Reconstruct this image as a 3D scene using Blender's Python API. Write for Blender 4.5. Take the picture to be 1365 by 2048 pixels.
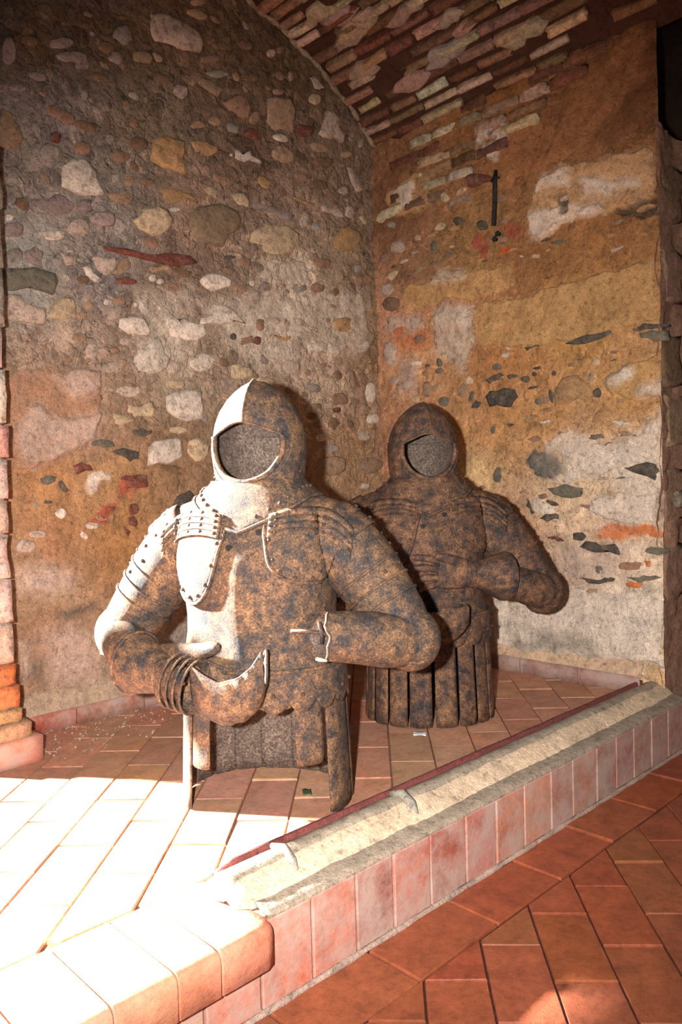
import bpy, bmesh, math, random
import numpy as np
from mathutils import Vector, Matrix
from mathutils.bvhtree import BVHTree

for _o in list(bpy.data.objects):
    bpy.data.objects.remove(_o)
random.seed(7)
RNG = np.random.default_rng(11)
scene = bpy.context.scene
COL = scene.collection

# ------------------------------------------------------------------ camera
CAM_POS = Vector((-2.79632, -2.58128, 0.8))
CAM_R = Vector((0.71414, -0.69946, -0.02741))
CAM_U = Vector((0.04495, 0.00675, 0.99897))
CAM_F = Vector((0.69855, 0.71464, -0.03626))
cd = bpy.data.cameras.new('camera')
cam = bpy.data.objects.new('camera', cd)
COL.objects.link(cam)
cd.sensor_fit = 'VERTICAL'
cd.sensor_height = 36.0
cd.sensor_width = 24.0
cd.lens = 27.584
cd.clip_start = 0.02
m3 = Matrix((CAM_R, CAM_U, -CAM_F)).transposed()
cam.matrix_world = Matrix.Translation(CAM_POS) @ m3.to_4x4()
scene.camera = cam

# ------------------------------------------------------------------ light
world = bpy.data.worlds.new('world')
scene.world = world
world.use_nodes = True
bg = world.node_tree.nodes['Background']
bg.inputs[0].default_value = (1.0, 0.92, 0.84, 1)
bg.inputs[1].default_value = 0.10

SUN_AZ = math.radians(-57)
SUN_EL = math.radians(23)
sd = bpy.data.lights.new('sun', 'SUN')
sd.energy = 84.0
sd.angle = math.radians(2.6)
sd.color = (1.0, 0.97, 0.93)
sun = bpy.data.objects.new('sun', sd)
COL.objects.link(sun)
sdir = Vector((math.cos(SUN_AZ) * math.cos(SUN_EL), math.sin(SUN_AZ) * math.cos(SUN_EL), -math.sin(SUN_EL)))
sun.rotation_euler = sdir.to_track_quat('-Z', 'Y').to_euler()
sun.location = (-4, 3, 4)

fd = bpy.data.lights.new('camera_flash', 'SPOT')
fd.energy = 430.0
fd.color = (1.0, 0.96, 0.91)
fd.spot_size = math.radians(92)
fd.spot_blend = 1.0
fd.shadow_soft_size = 0.018
flash = bpy.data.objects.new('camera_flash', fd)
COL.objects.link(flash)
flash.location = CAM_POS - CAM_R * 0.125 + CAM_U * 0.02 + CAM_F * 0.02
aim = CAM_F + CAM_R * (70 / 1569) - CAM_U * (140 / 1569)
flash.rotation_euler = aim.to_track_quat('-Z', 'Y').to_euler()

scene.view_settings.view_transform = 'Standard'
scene.view_settings.look = 'None'
scene.view_settings.gamma = 1.0
scene.view_settings.use_curve_mapping = False
scene.view_settings.exposure = 0.0

# ------------------------------------------------------------------ helpers
def link(o):
    COL.objects.link(o)
    return o

def tag(o, label=None, cat=None, group=None, kind=None):
    if label: o['label'] = label
    if cat: o['category'] = cat
    if group: o['group'] = group
    if kind: o['kind'] = kind
    return o

def mesh(name, verts, faces, smooth=True):
    me = bpy.data.meshes.new(name)
    me.from_pydata([tuple(map(float, v)) for v in verts], [], [tuple(map(int, f)) for f in faces])
    me.update()
    if smooth:
        me.polygons.foreach_set('use_smooth', [True] * len(me.polygons))
    return me

def add(name, me, mat=None, parent=None, loc=None, rot=None, color=None):
    o = bpy.data.objects.new(name, me)
    link(o)
    if mat is not None and me is not None and len(me.materials) == 0:
        for m in (mat if isinstance(mat, (list, tuple)) else [mat]):
            me.materials.append(m)
    if loc is not None: o.location = loc
    if rot is not None: o.rotation_euler = rot
    if parent is not None: o.parent = parent
    if color is not None: o.color = (*color[:3], 1)
    return o

def empty(name, loc=(0, 0, 0), rz=0):
    o = bpy.data.objects.new(name, None)
    link(o)
    o.location = loc
    o.rotation_euler = (0, 0, rz)
    o.empty_display_size = .1
    return o

def srgb(r, g, b):
    f = lambda v: ((v / 255 + .055) / 1.055) ** 2.4 if v > 10 else v / 255 / 12.92
    return (f(r), f(g), f(b))

# value noise in 2D, used for the relief and the ragged edges of plaster
_TAB = RNG.random((256, 256))
def vnoise(u, v):
    u = np.asarray(u, float); v = np.asarray(v, float)
    iu = np.floor(u).astype(int); iv = np.floor(v).astype(int)
    fu = u - iu; fv = v - iv
    fu = fu * fu * (3 - 2 * fu); fv = fv * fv * (3 - 2 * fv)
    a = _TAB[iu % 256, iv % 256]; b = _TAB[(iu + 1) % 256, iv % 256]
    c = _TAB[iu % 256, (iv + 1) % 256]; d = _TAB[(iu + 1) % 256, (iv + 1) % 256]
    return (a * (1 - fu) + b * fu) * (1 - fv) + (c * (1 - fu) + d * fu) * fv
def fbm(u, v, f, n=4, ox=0.0):
    s = 0; amp = .5; tot = 0
    for k in range(n):
        s = s + amp * vnoise(np.asarray(u) * f + ox + 17.3 * k, np.asarray(v) * f - ox + 9.1 * k)
        tot += amp; amp *= .55; f *= 2.03
    return s / tot - .5

# ------------------------------------------------------------------ materials
def nodes(name):
    m = bpy.data.materials.new(name)
    m.use_nodes = True
    nt = m.node_tree
    return m, nt, nt.nodes['Principled BSDF'], nt.nodes.new, nt.links.new

def noise_node(nt, src, scale, detail=6, rough=.6):
    n = nt.nodes.new('ShaderNodeTexNoise')
    n.inputs['Scale'].default_value = scale
    n.inputs['Detail'].default_value = detail
    n.inputs['Roughness'].default_value = rough
    nt.links.new(src, n.inputs['Vector'])
    return n.outputs['Fac']

def ramp(nt, fac, stops):
    r = nt.nodes.new('ShaderNodeValToRGB')
    els = r.color_ramp.elements
    while len(els) < len(stops): els.new(.5)
    for e, (p, c) in zip(els, stops):
        e.position = p
        e.color = (*(c if isinstance(c, (tuple, list)) else (c, c, c)), 1)
    nt.links.new(fac, r.inputs[0])
    return r.outputs[0]

def mix(nt, kind, fac, a, b):
    n = nt.nodes.new('ShaderNodeMix')
    n.data_type = 'RGBA'; n.blend_type = kind
    for key, v in ((0, fac), (6, a), (7, b)):
        if isinstance(v, (int, float)): n.inputs[key].default_value = v
        elif isinstance(v, (tuple, list)): n.inputs[key].default_value = (*v, 1)
        else: nt.links.new(v, n.inputs[key])
    return n.outputs[2]

def bump(nt, bsdf, layers, dist=.01):
    prev = None
    for h, s, d in layers:
        b = nt.nodes.new('ShaderNodeBump')
        b.inputs['Strength'].default_value = s
        b.inputs['Distance'].default_value = d
        nt.links.new(h, b.inputs['Height'])
        if prev: nt.links.new(prev, b.inputs['Normal'])
        prev = b.outputs[0]
    nt.links.new(prev, bsdf.inputs['Normal'])

def surface_mat(name, source, rough=.92, spots=1.0, grain=1.0, coarse=9, contrast=.5, smear=0, rubble=0):
    """rough mineral surface: base colour from the object or its paint layer, mottled by noise"""
    m, nt, b, N, L = nodes(name)
    g = N('ShaderNodeNewGeometry').outputs['Position']
    if source == 'object':
        base = N('ShaderNodeObjectInfo').outputs['Color']
    else:
        a = N('ShaderNodeVertexColor'); a.layer_name = 'Col'; base = a.outputs[0]; bare = a.outputs[1]
    n1 = noise_node(nt, g, coarse, 8, .65)
    n2 = noise_node(nt, g, 55, 6, .7)
    n3 = noise_node(nt, g, 260, 3, .6)
    v = N('ShaderNodeTexVoronoi'); v.inputs['Scale'].default_value = 95; L(g, v.inputs['Vector'])
    if source == 'object' and smear:
        n0 = noise_node(nt, g, 30, 9, .7)
        base = mix(nt, 'MIX', ramp(nt, n0, [(.50, 0.0), (.66, smear)]), base, (.27, .185, .125))
    c = mix(nt, 'MULTIPLY', 1.0, base, ramp(nt, n1, [(.30, 1 - contrast), (.50, 1.0), (.70, 1 + contrast * .55)]))
    c = mix(nt, 'MULTIPLY', .9 * spots, c, ramp(nt, n2, [(.34, .50), (.48, 1.0), (.60, 1.0), (.70, 1.42)]))
    c = mix(nt, 'MULTIPLY', .75 * grain, c, ramp(nt, n3, [(.30, .55), (.5, 1.0), (.72, 1.5)]))
    c = mix(nt, 'MULTIPLY', .35 * grain, c, ramp(nt, v.outputs['Distance'], [(.0, 1.25), (.5, .85)]))
    extra = []
    if rubble:
        # fist and pebble sized rubble showing through the mortar, coordinates bent so that no cell is regular
        w = N('ShaderNodeTexNoise'); w.inputs['Scale'].default_value = 14; w.inputs['Detail'].default_value = 5; L(g, w.inputs['Vector'])
        vm = N('ShaderNodeVectorMath'); vm.operation = 'MULTIPLY_ADD'; L(w.outputs['Color'], vm.inputs[0]); vm.inputs[1].default_value = (.10, .10, .10); L(g, vm.inputs[2])
        for sc, amt in ((17, .8), (46, .9)):
            vv = N('ShaderNodeTexVoronoi'); vv.inputs['Scale'].default_value = sc; L(vm.outputs[0], vv.inputs['Vector'])
            sp = N('ShaderNodeSeparateColor'); L(vv.outputs['Color'], sp.inputs[0])
            tone = ramp(nt, sp.outputs[0], [(.0, (.52, .50, .50)), (.45, (.95, .93, .92)), (.75, (1.06, 1.05, 1.06)), (1.0, (1.55, 1.52, 1.50))])
            ve = N('ShaderNodeTexVoronoi'); ve.feature = 'DISTANCE_TO_EDGE'; ve.inputs['Scale'].default_value = sc; L(vm.outputs[0], ve.inputs['Vector'])
            fac = ramp(nt, ve.outputs['Distance'], [(.04, 0.0), (.14, 1.0)])
            msk = ramp(nt, noise_node(nt, g, sc * .35, 4, .6), [(.40, 0.0), (.54, 1.0)])
            mm = N('ShaderNodeMath'); mm.operation = 'MULTIPLY'; L(fac, mm.inputs[0]); L(msk, mm.inputs[1])
            m2 = N('ShaderNodeMath'); m2.operation = 'MULTIPLY'; L(mm.outputs[0], m2.inputs[0]); m2.inputs[1].default_value = amt * rubble
            m3 = N('ShaderNodeMath'); m3.operation = 'MULTIPLY'; L(m2.outputs[0], m3.inputs[0]); L(bare, m3.inputs[1])
            m4 = N('ShaderNodeMath'); m4.operation = 'MULTIPLY'; L(mm.outputs[0], m4.inputs[0]); L(bare, m4.inputs[1])
            c = mix(nt, 'MULTIPLY', m3.outputs[0], c, tone)
            extra.append((m4.outputs[0], .6 * rubble, .35 / sc * .5))
    L(c, b.inputs['Base Color'])
    b.inputs['Roughness'].default_value = rough
    b.inputs['Specular IOR Level'].default_value = .25
    if smear: extra.append((n1, .6, .02))
    bump(nt, b, extra + [(n2, .55 * grain, .012), (n3, .5 * grain, .004), (v.outputs['Distance'], .25 * grain, .004)])
    return m

M_WALL_L = surface_mat('rubble_mortar', 'paint', contrast=.25, coarse=14, spots=.9, rubble=1.0)
M_WALL_R = surface_mat('patched_plaster', 'paint', contrast=.25, coarse=14, spots=1.0, rubble=.65)
M_STONE = surface_mat('rubble_stone', 'object', contrast=.30, grain=.8, coarse=22, smear=.75)
M_BRICK = surface_mat('old_brick', 'object', contrast=.55, coarse=26, smear=.2)
M_CEMENT = surface_mat('cement', 'object', contrast=.35, grain=.8, coarse=16)

def tile_mat(name, rough, bloom, bloomcol):
    m, nt, b, N, L = nodes(name)
    g = N('ShaderNodeNewGeometry').outputs['Position']
    base = N('ShaderNodeObjectInfo').outputs['Color']
    n1 = noise_node(nt, g, 16, 8, .65)
    n2 = noise_node(nt, g, 70, 5, .65)
    n3 = noise_node(nt, g, 330, 2, .6)
    c = mix(nt, 'MULTIPLY', 1.0, base, ramp(nt, n1, [(.3, .68), (.5, 1.0), (.7, 1.25)]))
    c = mix(nt, 'MULTIPLY', .6, c, ramp(nt, n2, [(.32, .6), (.5, 1.0), (.7, 1.2)]))
    c = mix(nt, 'MULTIPLY', .4, c, ramp(nt, n3, [(.3, .6), (.5, 1.0), (.7, 1.3)]))
    if bloom:
        n4 = noise_node(nt, g, 9, 9, .75)
        c = mix(nt, 'MIX', ramp(nt, n4, [(.36, 0.0), (.58, bloom)]), c, bloomcol)
    L(c, b.inputs['Base Color'])
    b.inputs['Roughness'].default_value = rough
    b.inputs['Specular IOR Level'].default_value = .35
    bump(nt, b, [(n2, .25, .006), (n3, .25, .002)])
    return m
M_TILE = tile_mat('terracotta_tile', .75, .25, (.50, .36, .27))
M_TILE_LOW = tile_mat('waxed_terracotta_tile', .55, 0, None)
M_RISER = tile_mat('lime_bloomed_tile', .85, .85, (.45, .325, .275))

def rust_mat(name, dark, mid, hi, s1=30, bias=0.0, pits=False):
    m, nt, b, N, L = nodes(name)
    tc = N('ShaderNodeTexCoord').outputs['Object']
    n1 = noise_node(nt, tc, 9, 7, .68)
    n2 = noise_node(nt, tc, s1, 9, .78)
    n3 = noise_node(nt, tc, 230, 5, .75)
    c1 = ramp(nt, n2, [(.38 + bias, dark), (.49 + bias, mid), (.63 + bias, hi)])
    c2 = ramp(nt, n2, [(.44 + bias, dark), (.62 + bias, mid)])
    c = mix(nt, 'MIX', ramp(nt, n1, [(.36, 1.0), (.54, 0.0)]), c1, c2)
    c = mix(nt, 'MULTIPLY', 1.0, c, ramp(nt, n3, [(.36, .30), (.5, 1.0), (.64, 1.7)]))
    if pits:
        p = noise_node(nt, tc, 150, 5, .7)
        c = mix(nt, 'MIX', ramp(nt, p, [(.49, 0.0), (.55, .8)]), c, (.075, .036, .028))
    L(c, b.inputs['Base Color'])
    b.inputs['Metallic'].default_value = .12
    b.inputs['Roughness'].default_value = .70
    b.inputs['Specular IOR Level'].default_value = .4
    bump(nt, b, [(n2, .5, .007), (n3, .55, .003)])
    return m
M_RUST = rust_mat('rusted_iron', (.028, .030, .035), (.120, .067, .040), (.275, .148, .074))
M_RUST_DK = rust_mat('dark_rusted_iron', (.020, .020, .024), (.110, .056, .034), (.26, .128, .062), bias=-.01)
M_RUST_IN = rust_mat('pitted_inner_iron', (.11, .082, .068), (.17, .128, .098), (.25, .19, .14), pits=True)
M_IRON = rust_mat('black_iron', (.008, .007, .007), (.02, .016, .014), (.05, .035, .025))
def plain(name, col, rough=.8):
    m, nt, b, N, L = nodes(name)
    g = N('ShaderNodeNewGeometry').outputs['Position']
    c = mix(nt, 'MULTIPLY', .8, col, ramp(nt, noise_node(nt, g, 60, 6, .65), [(.3, .55), (.5, 1.0), (.7, 1.4)]))
    L(c, b.inputs['Base Color']); b.inputs['Roughness'].default_value = rough
    return m
M_HOLE = plain('hole_shade', (.01, .008, .006))  # black colour stands in for the shade inside holes
M_PAPER = plain('white_scrap', (.75, .77, .78))
M_LEAF = plain('dry_green_leaf', (.03, .06, .02))

PAL = {'w': srgb(222, 202, 184), 'c': srgb(200, 172, 140), 'p': srgb(192, 167, 150), 'o': srgb(186, 144, 100),
       't': srgb(168, 136, 108), 'b': srgb(128, 98, 74), 'r': srgb(118, 66, 56), 's': srgb(90, 81, 72),
       'g': srgb(160, 146, 134), 'k': srgb(160, 122, 100), 'l': srgb(158, 136, 130), 'x': srgb(205, 120, 75),
       'h': srgb(140, 116, 92), 'q': srgb(116, 108, 94), 'y': srgb(194, 150, 100), 'v': srgb(200, 158, 116),
       'G': srgb(118, 112, 104), 'u': srgb(206, 186, 166), 'U': srgb(178, 168, 156), 'z': srgb(176, 132, 104),
       'm': srgb(190, 162, 146), 'R': srgb(160, 78, 62), 'X': srgb(214, 84, 36), 'B': srgb(112, 88, 66),
       'T': srgb(158, 108, 70), 'Q': srgb(110, 90, 74)}

# ------------------------------------------------------------------ survey of the walls, metres along and up each wall
LEFT_STONES=[
('p',[(-1.199,2.557),(-1.124,2.586),(-1.063,2.579),(-1.016,2.576),(-0.969,2.567),(-0.957,2.529),(-0.972,2.492),(-1.049,2.475),(-1.122,2.474),(-1.176,2.464),(-1.192,2.494)],0),
('g',[(-1.335,2.45),(-1.295,2.477),(-1.274,2.458),(-1.269,2.43),(-1.293,2.402),(-1.347,2.414)],0),
('b',[(-1.278,2.508),(-1.282,2.502),(-1.292,2.496),(-1.31,2.49),(-1.319,2.49),(-1.322,2.495),(-1.318,2.501),(-1.308,2.507),(-1.29,2.513),(-1.28,2.513)],1),
('t',[(-1.189,2.39),(-1.199,2.373),(-1.22,2.361),(-1.254,2.355),(-1.271,2.359),(-1.274,2.373),(-1.264,2.39),(-1.243,2.401),(-1.21,2.408),(-1.192,2.405)],1),
('b',[(-1.186,2.438),(-1.19,2.427),(-1.199,2.419),(-1.215,2.413),(-1.224,2.414),(-1.227,2.423),(-1.224,2.434),(-1.214,2.442),(-1.198,2.448),(-1.189,2.447)],1),
('p',[(-1.038,2.309),(-1.052,2.293),(-1.07,2.288),(-1.093,2.292),(-1.102,2.302),(-1.097,2.319),(-1.082,2.335),(-1.065,2.34),(-1.041,2.337),(-1.033,2.327)],1),
('l',[(-1.314,2.337),(-1.325,2.323),(-1.341,2.319),(-1.361,2.323),(-1.369,2.331),(-1.365,2.345),(-1.353,2.358),(-1.338,2.363),(-1.318,2.36),(-1.31,2.351)],1),
('b',[(-1.337,2.375),(-1.346,2.361),(-1.364,2.353),(-1.39,2.349),(-1.403,2.354),(-1.404,2.367),(-1.395,2.381),(-1.378,2.39),(-1.351,2.393),(-1.338,2.388)],1),
('g',[(-1.64,1.926),(-1.61,1.967),(-1.557,1.958),(-1.578,1.92),(-1.623,1.892)],0),
('w',[(-1.557,1.907),(-1.518,1.94),(-1.472,1.953),(-1.452,1.934),(-1.432,1.915),(-1.433,1.891),(-1.406,1.839),(-1.451,1.833),(-1.562,1.835),(-1.561,1.873)],0),
('o',[(-1.2,2.096),(-1.136,2.13),(-1.056,2.132),(-1.055,2.0),(-1.147,2.003),(-1.209,2.017)],0),
('k',[(-1.449,1.984),(-1.46,1.969),(-1.477,1.964),(-1.501,1.965),(-1.513,1.973),(-1.512,1.988),(-1.501,2.002),(-1.484,2.008),(-1.46,2.007),(-1.448,1.999)],1),
('k',[(-1.298,1.996),(-1.311,1.981),(-1.331,1.975),(-1.361,1.977),(-1.376,1.985),(-1.375,2.001),(-1.364,2.015),(-1.343,2.022),(-1.313,2.02),(-1.298,2.012)],1),
('r',[(-1.558,2.0),(-1.561,1.985),(-1.571,1.976),(-1.586,1.972),(-1.595,1.976),(-1.597,1.989),(-1.594,2.003),(-1.584,2.012),(-1.569,2.017),(-1.56,2.013)],1),
('t',[(-1.758,2.04),(-1.732,2.039),(-1.702,1.999),(-1.688,1.958),(-1.714,1.915),(-1.746,1.911),(-1.763,1.919)],0),
('k',[(-1.501,2.066),(-1.516,2.055),(-1.544,2.052),(-1.587,2.059),(-1.609,2.068),(-1.612,2.082),(-1.597,2.094),(-1.57,2.096),(-1.527,2.09),(-1.504,2.081)],1),
('b',[(-1.406,2.07),(-1.419,2.058),(-1.446,2.051),(-1.488,2.05),(-1.511,2.054),(-1.516,2.065),(-1.504,2.077),(-1.478,2.083),(-1.435,2.086),(-1.412,2.081)],1),
('g',[(-1.63,2.011),(-1.627,1.995),(-1.63,1.986),(-1.638,1.98),(-1.646,1.983),(-1.653,1.996),(-1.656,2.011),(-1.654,2.021),(-1.645,2.026),(-1.637,2.023)],1),
('g',[(-1.25,2.226),(-1.259,2.218),(-1.271,2.216),(-1.288,2.219),(-1.295,2.225),(-1.294,2.235),(-1.285,2.243),(-1.273,2.245),(-1.256,2.242),(-1.249,2.236)],1),
('l',[(-1.442,2.302),(-1.454,2.286),(-1.485,2.272),(-1.537,2.258),(-1.565,2.256),(-1.573,2.266),(-1.562,2.282),(-1.532,2.295),(-1.481,2.31),(-1.451,2.312)],1),
('l',[(-1.438,2.283),(-1.443,2.271),(-1.457,2.262),(-1.482,2.254),(-1.495,2.253),(-1.5,2.261),(-1.495,2.272),(-1.48,2.281),(-1.456,2.29),(-1.442,2.29)],1),
('l',[(-1.497,2.34),(-1.502,2.325),(-1.522,2.309),(-1.557,2.29),(-1.578,2.285),(-1.586,2.293),(-1.581,2.308),(-1.562,2.323),(-1.527,2.342),(-1.506,2.347)],1),
('l',[(-1.599,2.18),(-1.607,2.169),(-1.624,2.162),(-1.651,2.158),(-1.666,2.16),(-1.669,2.168),(-1.662,2.178),(-1.645,2.185),(-1.618,2.19),(-1.603,2.188)],1),
('l',[(-1.706,2.23),(-1.71,2.202),(-1.721,2.186),(-1.739,2.18),(-1.748,2.189),(-1.751,2.214),(-1.746,2.241),(-1.736,2.257),(-1.718,2.264),(-1.708,2.255)],1),
('g',[(-1.341,1.919),(-1.344,1.908),(-1.351,1.902),(-1.364,1.899),(-1.371,1.901),(-1.374,1.91),(-1.371,1.921),(-1.363,1.927),(-1.35,1.93),(-1.343,1.928)],1),
('k',[(-1.2,1.93),(-1.208,1.919),(-1.223,1.915),(-1.244,1.917),(-1.254,1.923),(-1.254,1.934),(-1.246,1.944),(-1.231,1.948),(-1.21,1.946),(-1.2,1.94)],1),
('t',[(-1.279,1.924),(-1.283,1.91),(-1.294,1.901),(-1.311,1.897),(-1.321,1.9),(-1.324,1.913),(-1.32,1.927),(-1.31,1.935),(-1.292,1.94),(-1.282,1.936)],1),
('b',[(-1.214,2.067),(-1.225,2.053),(-1.246,2.045),(-1.279,2.044),(-1.295,2.05),(-1.297,2.063),(-1.286,2.078),(-1.266,2.085),(-1.233,2.087),(-1.216,2.081)],1),
('g',[(-1.357,2.052),(-1.36,2.04),(-1.368,2.032),(-1.38,2.029),(-1.388,2.032),(-1.39,2.043),(-1.387,2.055),(-1.379,2.062),(-1.366,2.066),(-1.359,2.062)],1),
('g',[(-1.455,2.172),(-1.457,2.162),(-1.464,2.156),(-1.474,2.152),(-1.479,2.155),(-1.481,2.164),(-1.479,2.174),(-1.473,2.18),(-1.462,2.183),(-1.457,2.181)],1),
('b',[(-1.628,2.289),(-1.635,2.277),(-1.649,2.269),(-1.673,2.265),(-1.685,2.267),(-1.687,2.277),(-1.681,2.289),(-1.666,2.297),(-1.643,2.301),(-1.63,2.299)],1),
('b',[(-1.385,2.251),(-1.392,2.24),(-1.406,2.234),(-1.428,2.232),(-1.439,2.236),(-1.441,2.245),(-1.433,2.256),(-1.419,2.262),(-1.397,2.264),(-1.386,2.26)],1),
('b',[(-1.113,2.343),(-1.122,2.329),(-1.141,2.32),(-1.171,2.314),(-1.187,2.317),(-1.19,2.328),(-1.181,2.342),(-1.163,2.351),(-1.132,2.357),(-1.116,2.354)],1),
('l',[(-1.674,2.122),(-1.679,2.112),(-1.692,2.105),(-1.714,2.1),(-1.726,2.101),(-1.729,2.109),(-1.723,2.119),(-1.71,2.126),(-1.689,2.132),(-1.677,2.13)],1),
('c',[(-0.592,2.624),(-0.596,2.61),(-0.607,2.6),(-0.625,2.593),(-0.635,2.596),(-0.638,2.608),(-0.634,2.622),(-0.623,2.632),(-0.605,2.639),(-0.595,2.636)],1),
('k',[(-0.548,2.651),(-0.552,2.639),(-0.561,2.63),(-0.576,2.625),(-0.585,2.627),(-0.587,2.637),(-0.584,2.65),(-0.575,2.658),(-0.56,2.664),(-0.551,2.662)],1),
('t',[(-0.649,2.418),(-0.603,2.439),(-0.525,2.455),(-0.491,2.415),(-0.505,2.351),(-0.507,2.31),(-0.608,2.298),(-0.653,2.32)],0),
('p',[(-0.311,2.47),(-0.259,2.486),(-0.22,2.47),(-0.231,2.414),(-0.187,2.392),(-0.206,2.358),(-0.263,2.367),(-0.299,2.351),(-0.358,2.352),(-0.326,2.41)],0),
('p',[(-0.399,2.588),(-0.374,2.602),(-0.307,2.569),(-0.367,2.547)],0),
('c',[(-0.338,2.504),(-0.351,2.487),(-0.371,2.478),(-0.399,2.476),(-0.411,2.484),(-0.408,2.501),(-0.395,2.518),(-0.375,2.527),(-0.347,2.529),(-0.335,2.522)],1),
('k',[(-0.543,2.481),(-0.549,2.469),(-0.566,2.46),(-0.593,2.451),(-0.608,2.45),(-0.613,2.458),(-0.608,2.47),(-0.592,2.479),(-0.564,2.488),(-0.549,2.489)],1),
('w',[(-0.531,2.277),(-0.542,2.267),(-0.562,2.262),(-0.593,2.262),(-0.609,2.266),(-0.611,2.276),(-0.6,2.287),(-0.58,2.292),(-0.548,2.292),(-0.532,2.287)],1),
('t',[(-0.993,2.378),(-0.969,2.402),(-0.917,2.403),(-0.864,2.383),(-0.889,2.353),(-0.945,2.365)],0),
('g',[(-0.841,2.455),(-0.85,2.444),(-0.874,2.433),(-0.914,2.423),(-0.936,2.421),(-0.942,2.428),(-0.933,2.439),(-0.91,2.45),(-0.87,2.461),(-0.847,2.462)],1),
('k',[(-0.873,2.512),(-0.879,2.498),(-0.901,2.483),(-0.94,2.464),(-0.963,2.457),(-0.973,2.463),(-0.967,2.476),(-0.945,2.492),(-0.907,2.511),(-0.883,2.518)],1),
('k',[(-0.866,2.333),(-0.802,2.386),(-0.752,2.391),(-0.729,2.348),(-0.749,2.302),(-0.791,2.306),(-0.846,2.312)],0),
('l',[(-0.75,2.367),(-0.755,2.35),(-0.77,2.339),(-0.795,2.331),(-0.809,2.333),(-0.814,2.346),(-0.808,2.363),(-0.794,2.374),(-0.768,2.382),(-0.754,2.38)],1),
('t',[(-0.684,2.323),(-0.698,2.301),(-0.713,2.291),(-0.732,2.291),(-0.738,2.301),(-0.732,2.323),(-0.718,2.345),(-0.703,2.355),(-0.684,2.356),(-0.678,2.346)],1),
('g',[(-0.789,2.249),(-0.8,2.236),(-0.819,2.229),(-0.847,2.229),(-0.861,2.236),(-0.86,2.249),(-0.849,2.263),(-0.83,2.269),(-0.802,2.269),(-0.788,2.263)],1),
('t',[(-0.883,2.248),(-0.894,2.237),(-0.91,2.233),(-0.934,2.235),(-0.944,2.241),(-0.943,2.253),(-0.932,2.264),(-0.916,2.268),(-0.892,2.266),(-0.881,2.26)],1),
('o',[(-1.032,2.133),(-0.993,2.149),(-0.893,2.155),(-0.901,2.132),(-0.949,2.102),(-1.007,2.103)],0),
('w',[(-0.842,2.164),(-0.817,2.177),(-0.79,2.156),(-0.739,2.181),(-0.733,2.16),(-0.682,2.151),(-0.686,2.139),(-0.748,2.139),(-0.77,2.125),(-0.826,2.124),(-0.847,2.135)],0),
('t',[(-0.506,2.203),(-0.528,2.181),(-0.561,2.173),(-0.607,2.177),(-0.628,2.19),(-0.625,2.213),(-0.603,2.234),(-0.571,2.243),(-0.524,2.239),(-0.502,2.226)],1),
('t',[(-0.294,2.303),(-0.309,2.289),(-0.339,2.281),(-0.387,2.277),(-0.412,2.281),(-0.417,2.293),(-0.403,2.306),(-0.373,2.315),(-0.325,2.319),(-0.299,2.315)],1),
('b',[(-0.25,2.257),(-0.264,2.238),(-0.297,2.224),(-0.35,2.213),(-0.38,2.215),(-0.388,2.23),(-0.375,2.248),(-0.343,2.262),(-0.289,2.273),(-0.258,2.272)],1),
('r',[(-0.38,2.356),(-0.395,2.336),(-0.425,2.323),(-0.472,2.315),(-0.497,2.32),(-0.501,2.337),(-0.487,2.357),(-0.458,2.37),(-0.41,2.378),(-0.385,2.374)],1),
('b',[(-0.651,2.452),(-0.657,2.437),(-0.673,2.426),(-0.699,2.417),(-0.714,2.419),(-0.718,2.43),(-0.713,2.445),(-0.697,2.456),(-0.671,2.464),(-0.656,2.463)],1),
('t',[(-0.144,2.324),(-0.15,2.312),(-0.167,2.303),(-0.196,2.295),(-0.212,2.296),(-0.217,2.305),(-0.211,2.317),(-0.194,2.326),(-0.166,2.334),(-0.149,2.333)],1),
('p',[(-0.178,2.258),(-0.132,2.27),(-0.088,2.224),(-0.061,2.188),(-0.108,2.174),(-0.144,2.21)],0),
('k',[(-0.834,2.032),(-0.845,2.02),(-0.869,2.012),(-0.909,2.008),(-0.93,2.011),(-0.935,2.021),(-0.924,2.033),(-0.901,2.041),(-0.861,2.045),(-0.839,2.042)],1),
('o',[(-0.631,2.06),(-0.647,2.048),(-0.668,2.045),(-0.698,2.051),(-0.711,2.061),(-0.708,2.076),(-0.693,2.088),(-0.672,2.091),(-0.642,2.085),(-0.628,2.075)],1),
('k',[(-0.43,2.136),(-0.446,2.122),(-0.466,2.119),(-0.493,2.124),(-0.504,2.133),(-0.5,2.148),(-0.485,2.162),(-0.465,2.166),(-0.437,2.161),(-0.426,2.151)],1),
('b',[(-0.302,2.146),(-0.312,2.129),(-0.337,2.117),(-0.381,2.106),(-0.405,2.107),(-0.413,2.119),(-0.404,2.135),(-0.379,2.148),(-0.336,2.158),(-0.31,2.158)],1),
('b',[(-0.5,2.495),(-0.503,2.486),(-0.51,2.48),(-0.522,2.476),(-0.529,2.478),(-0.532,2.485),(-0.529,2.493),(-0.521,2.499),(-0.509,2.503),(-0.502,2.502)],1),
('g',[(-0.053,2.401),(-0.056,2.387),(-0.065,2.379),(-0.08,2.375),(-0.088,2.378),(-0.091,2.39),(-0.087,2.404),(-0.078,2.412),(-0.063,2.416),(-0.055,2.413)],1),
('k',[(-0.954,2.225),(-0.96,2.213),(-0.976,2.203),(-1.005,2.195),(-1.02,2.195),(-1.026,2.204),(-1.02,2.216),(-1.003,2.226),(-0.975,2.234),(-0.959,2.234)],1),
('r',[(-0.673,2.256),(-0.687,2.24),(-0.709,2.233),(-0.741,2.233),(-0.756,2.24),(-0.755,2.256),(-0.742,2.272),(-0.72,2.279),(-0.688,2.28),(-0.672,2.272)],1),
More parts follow.
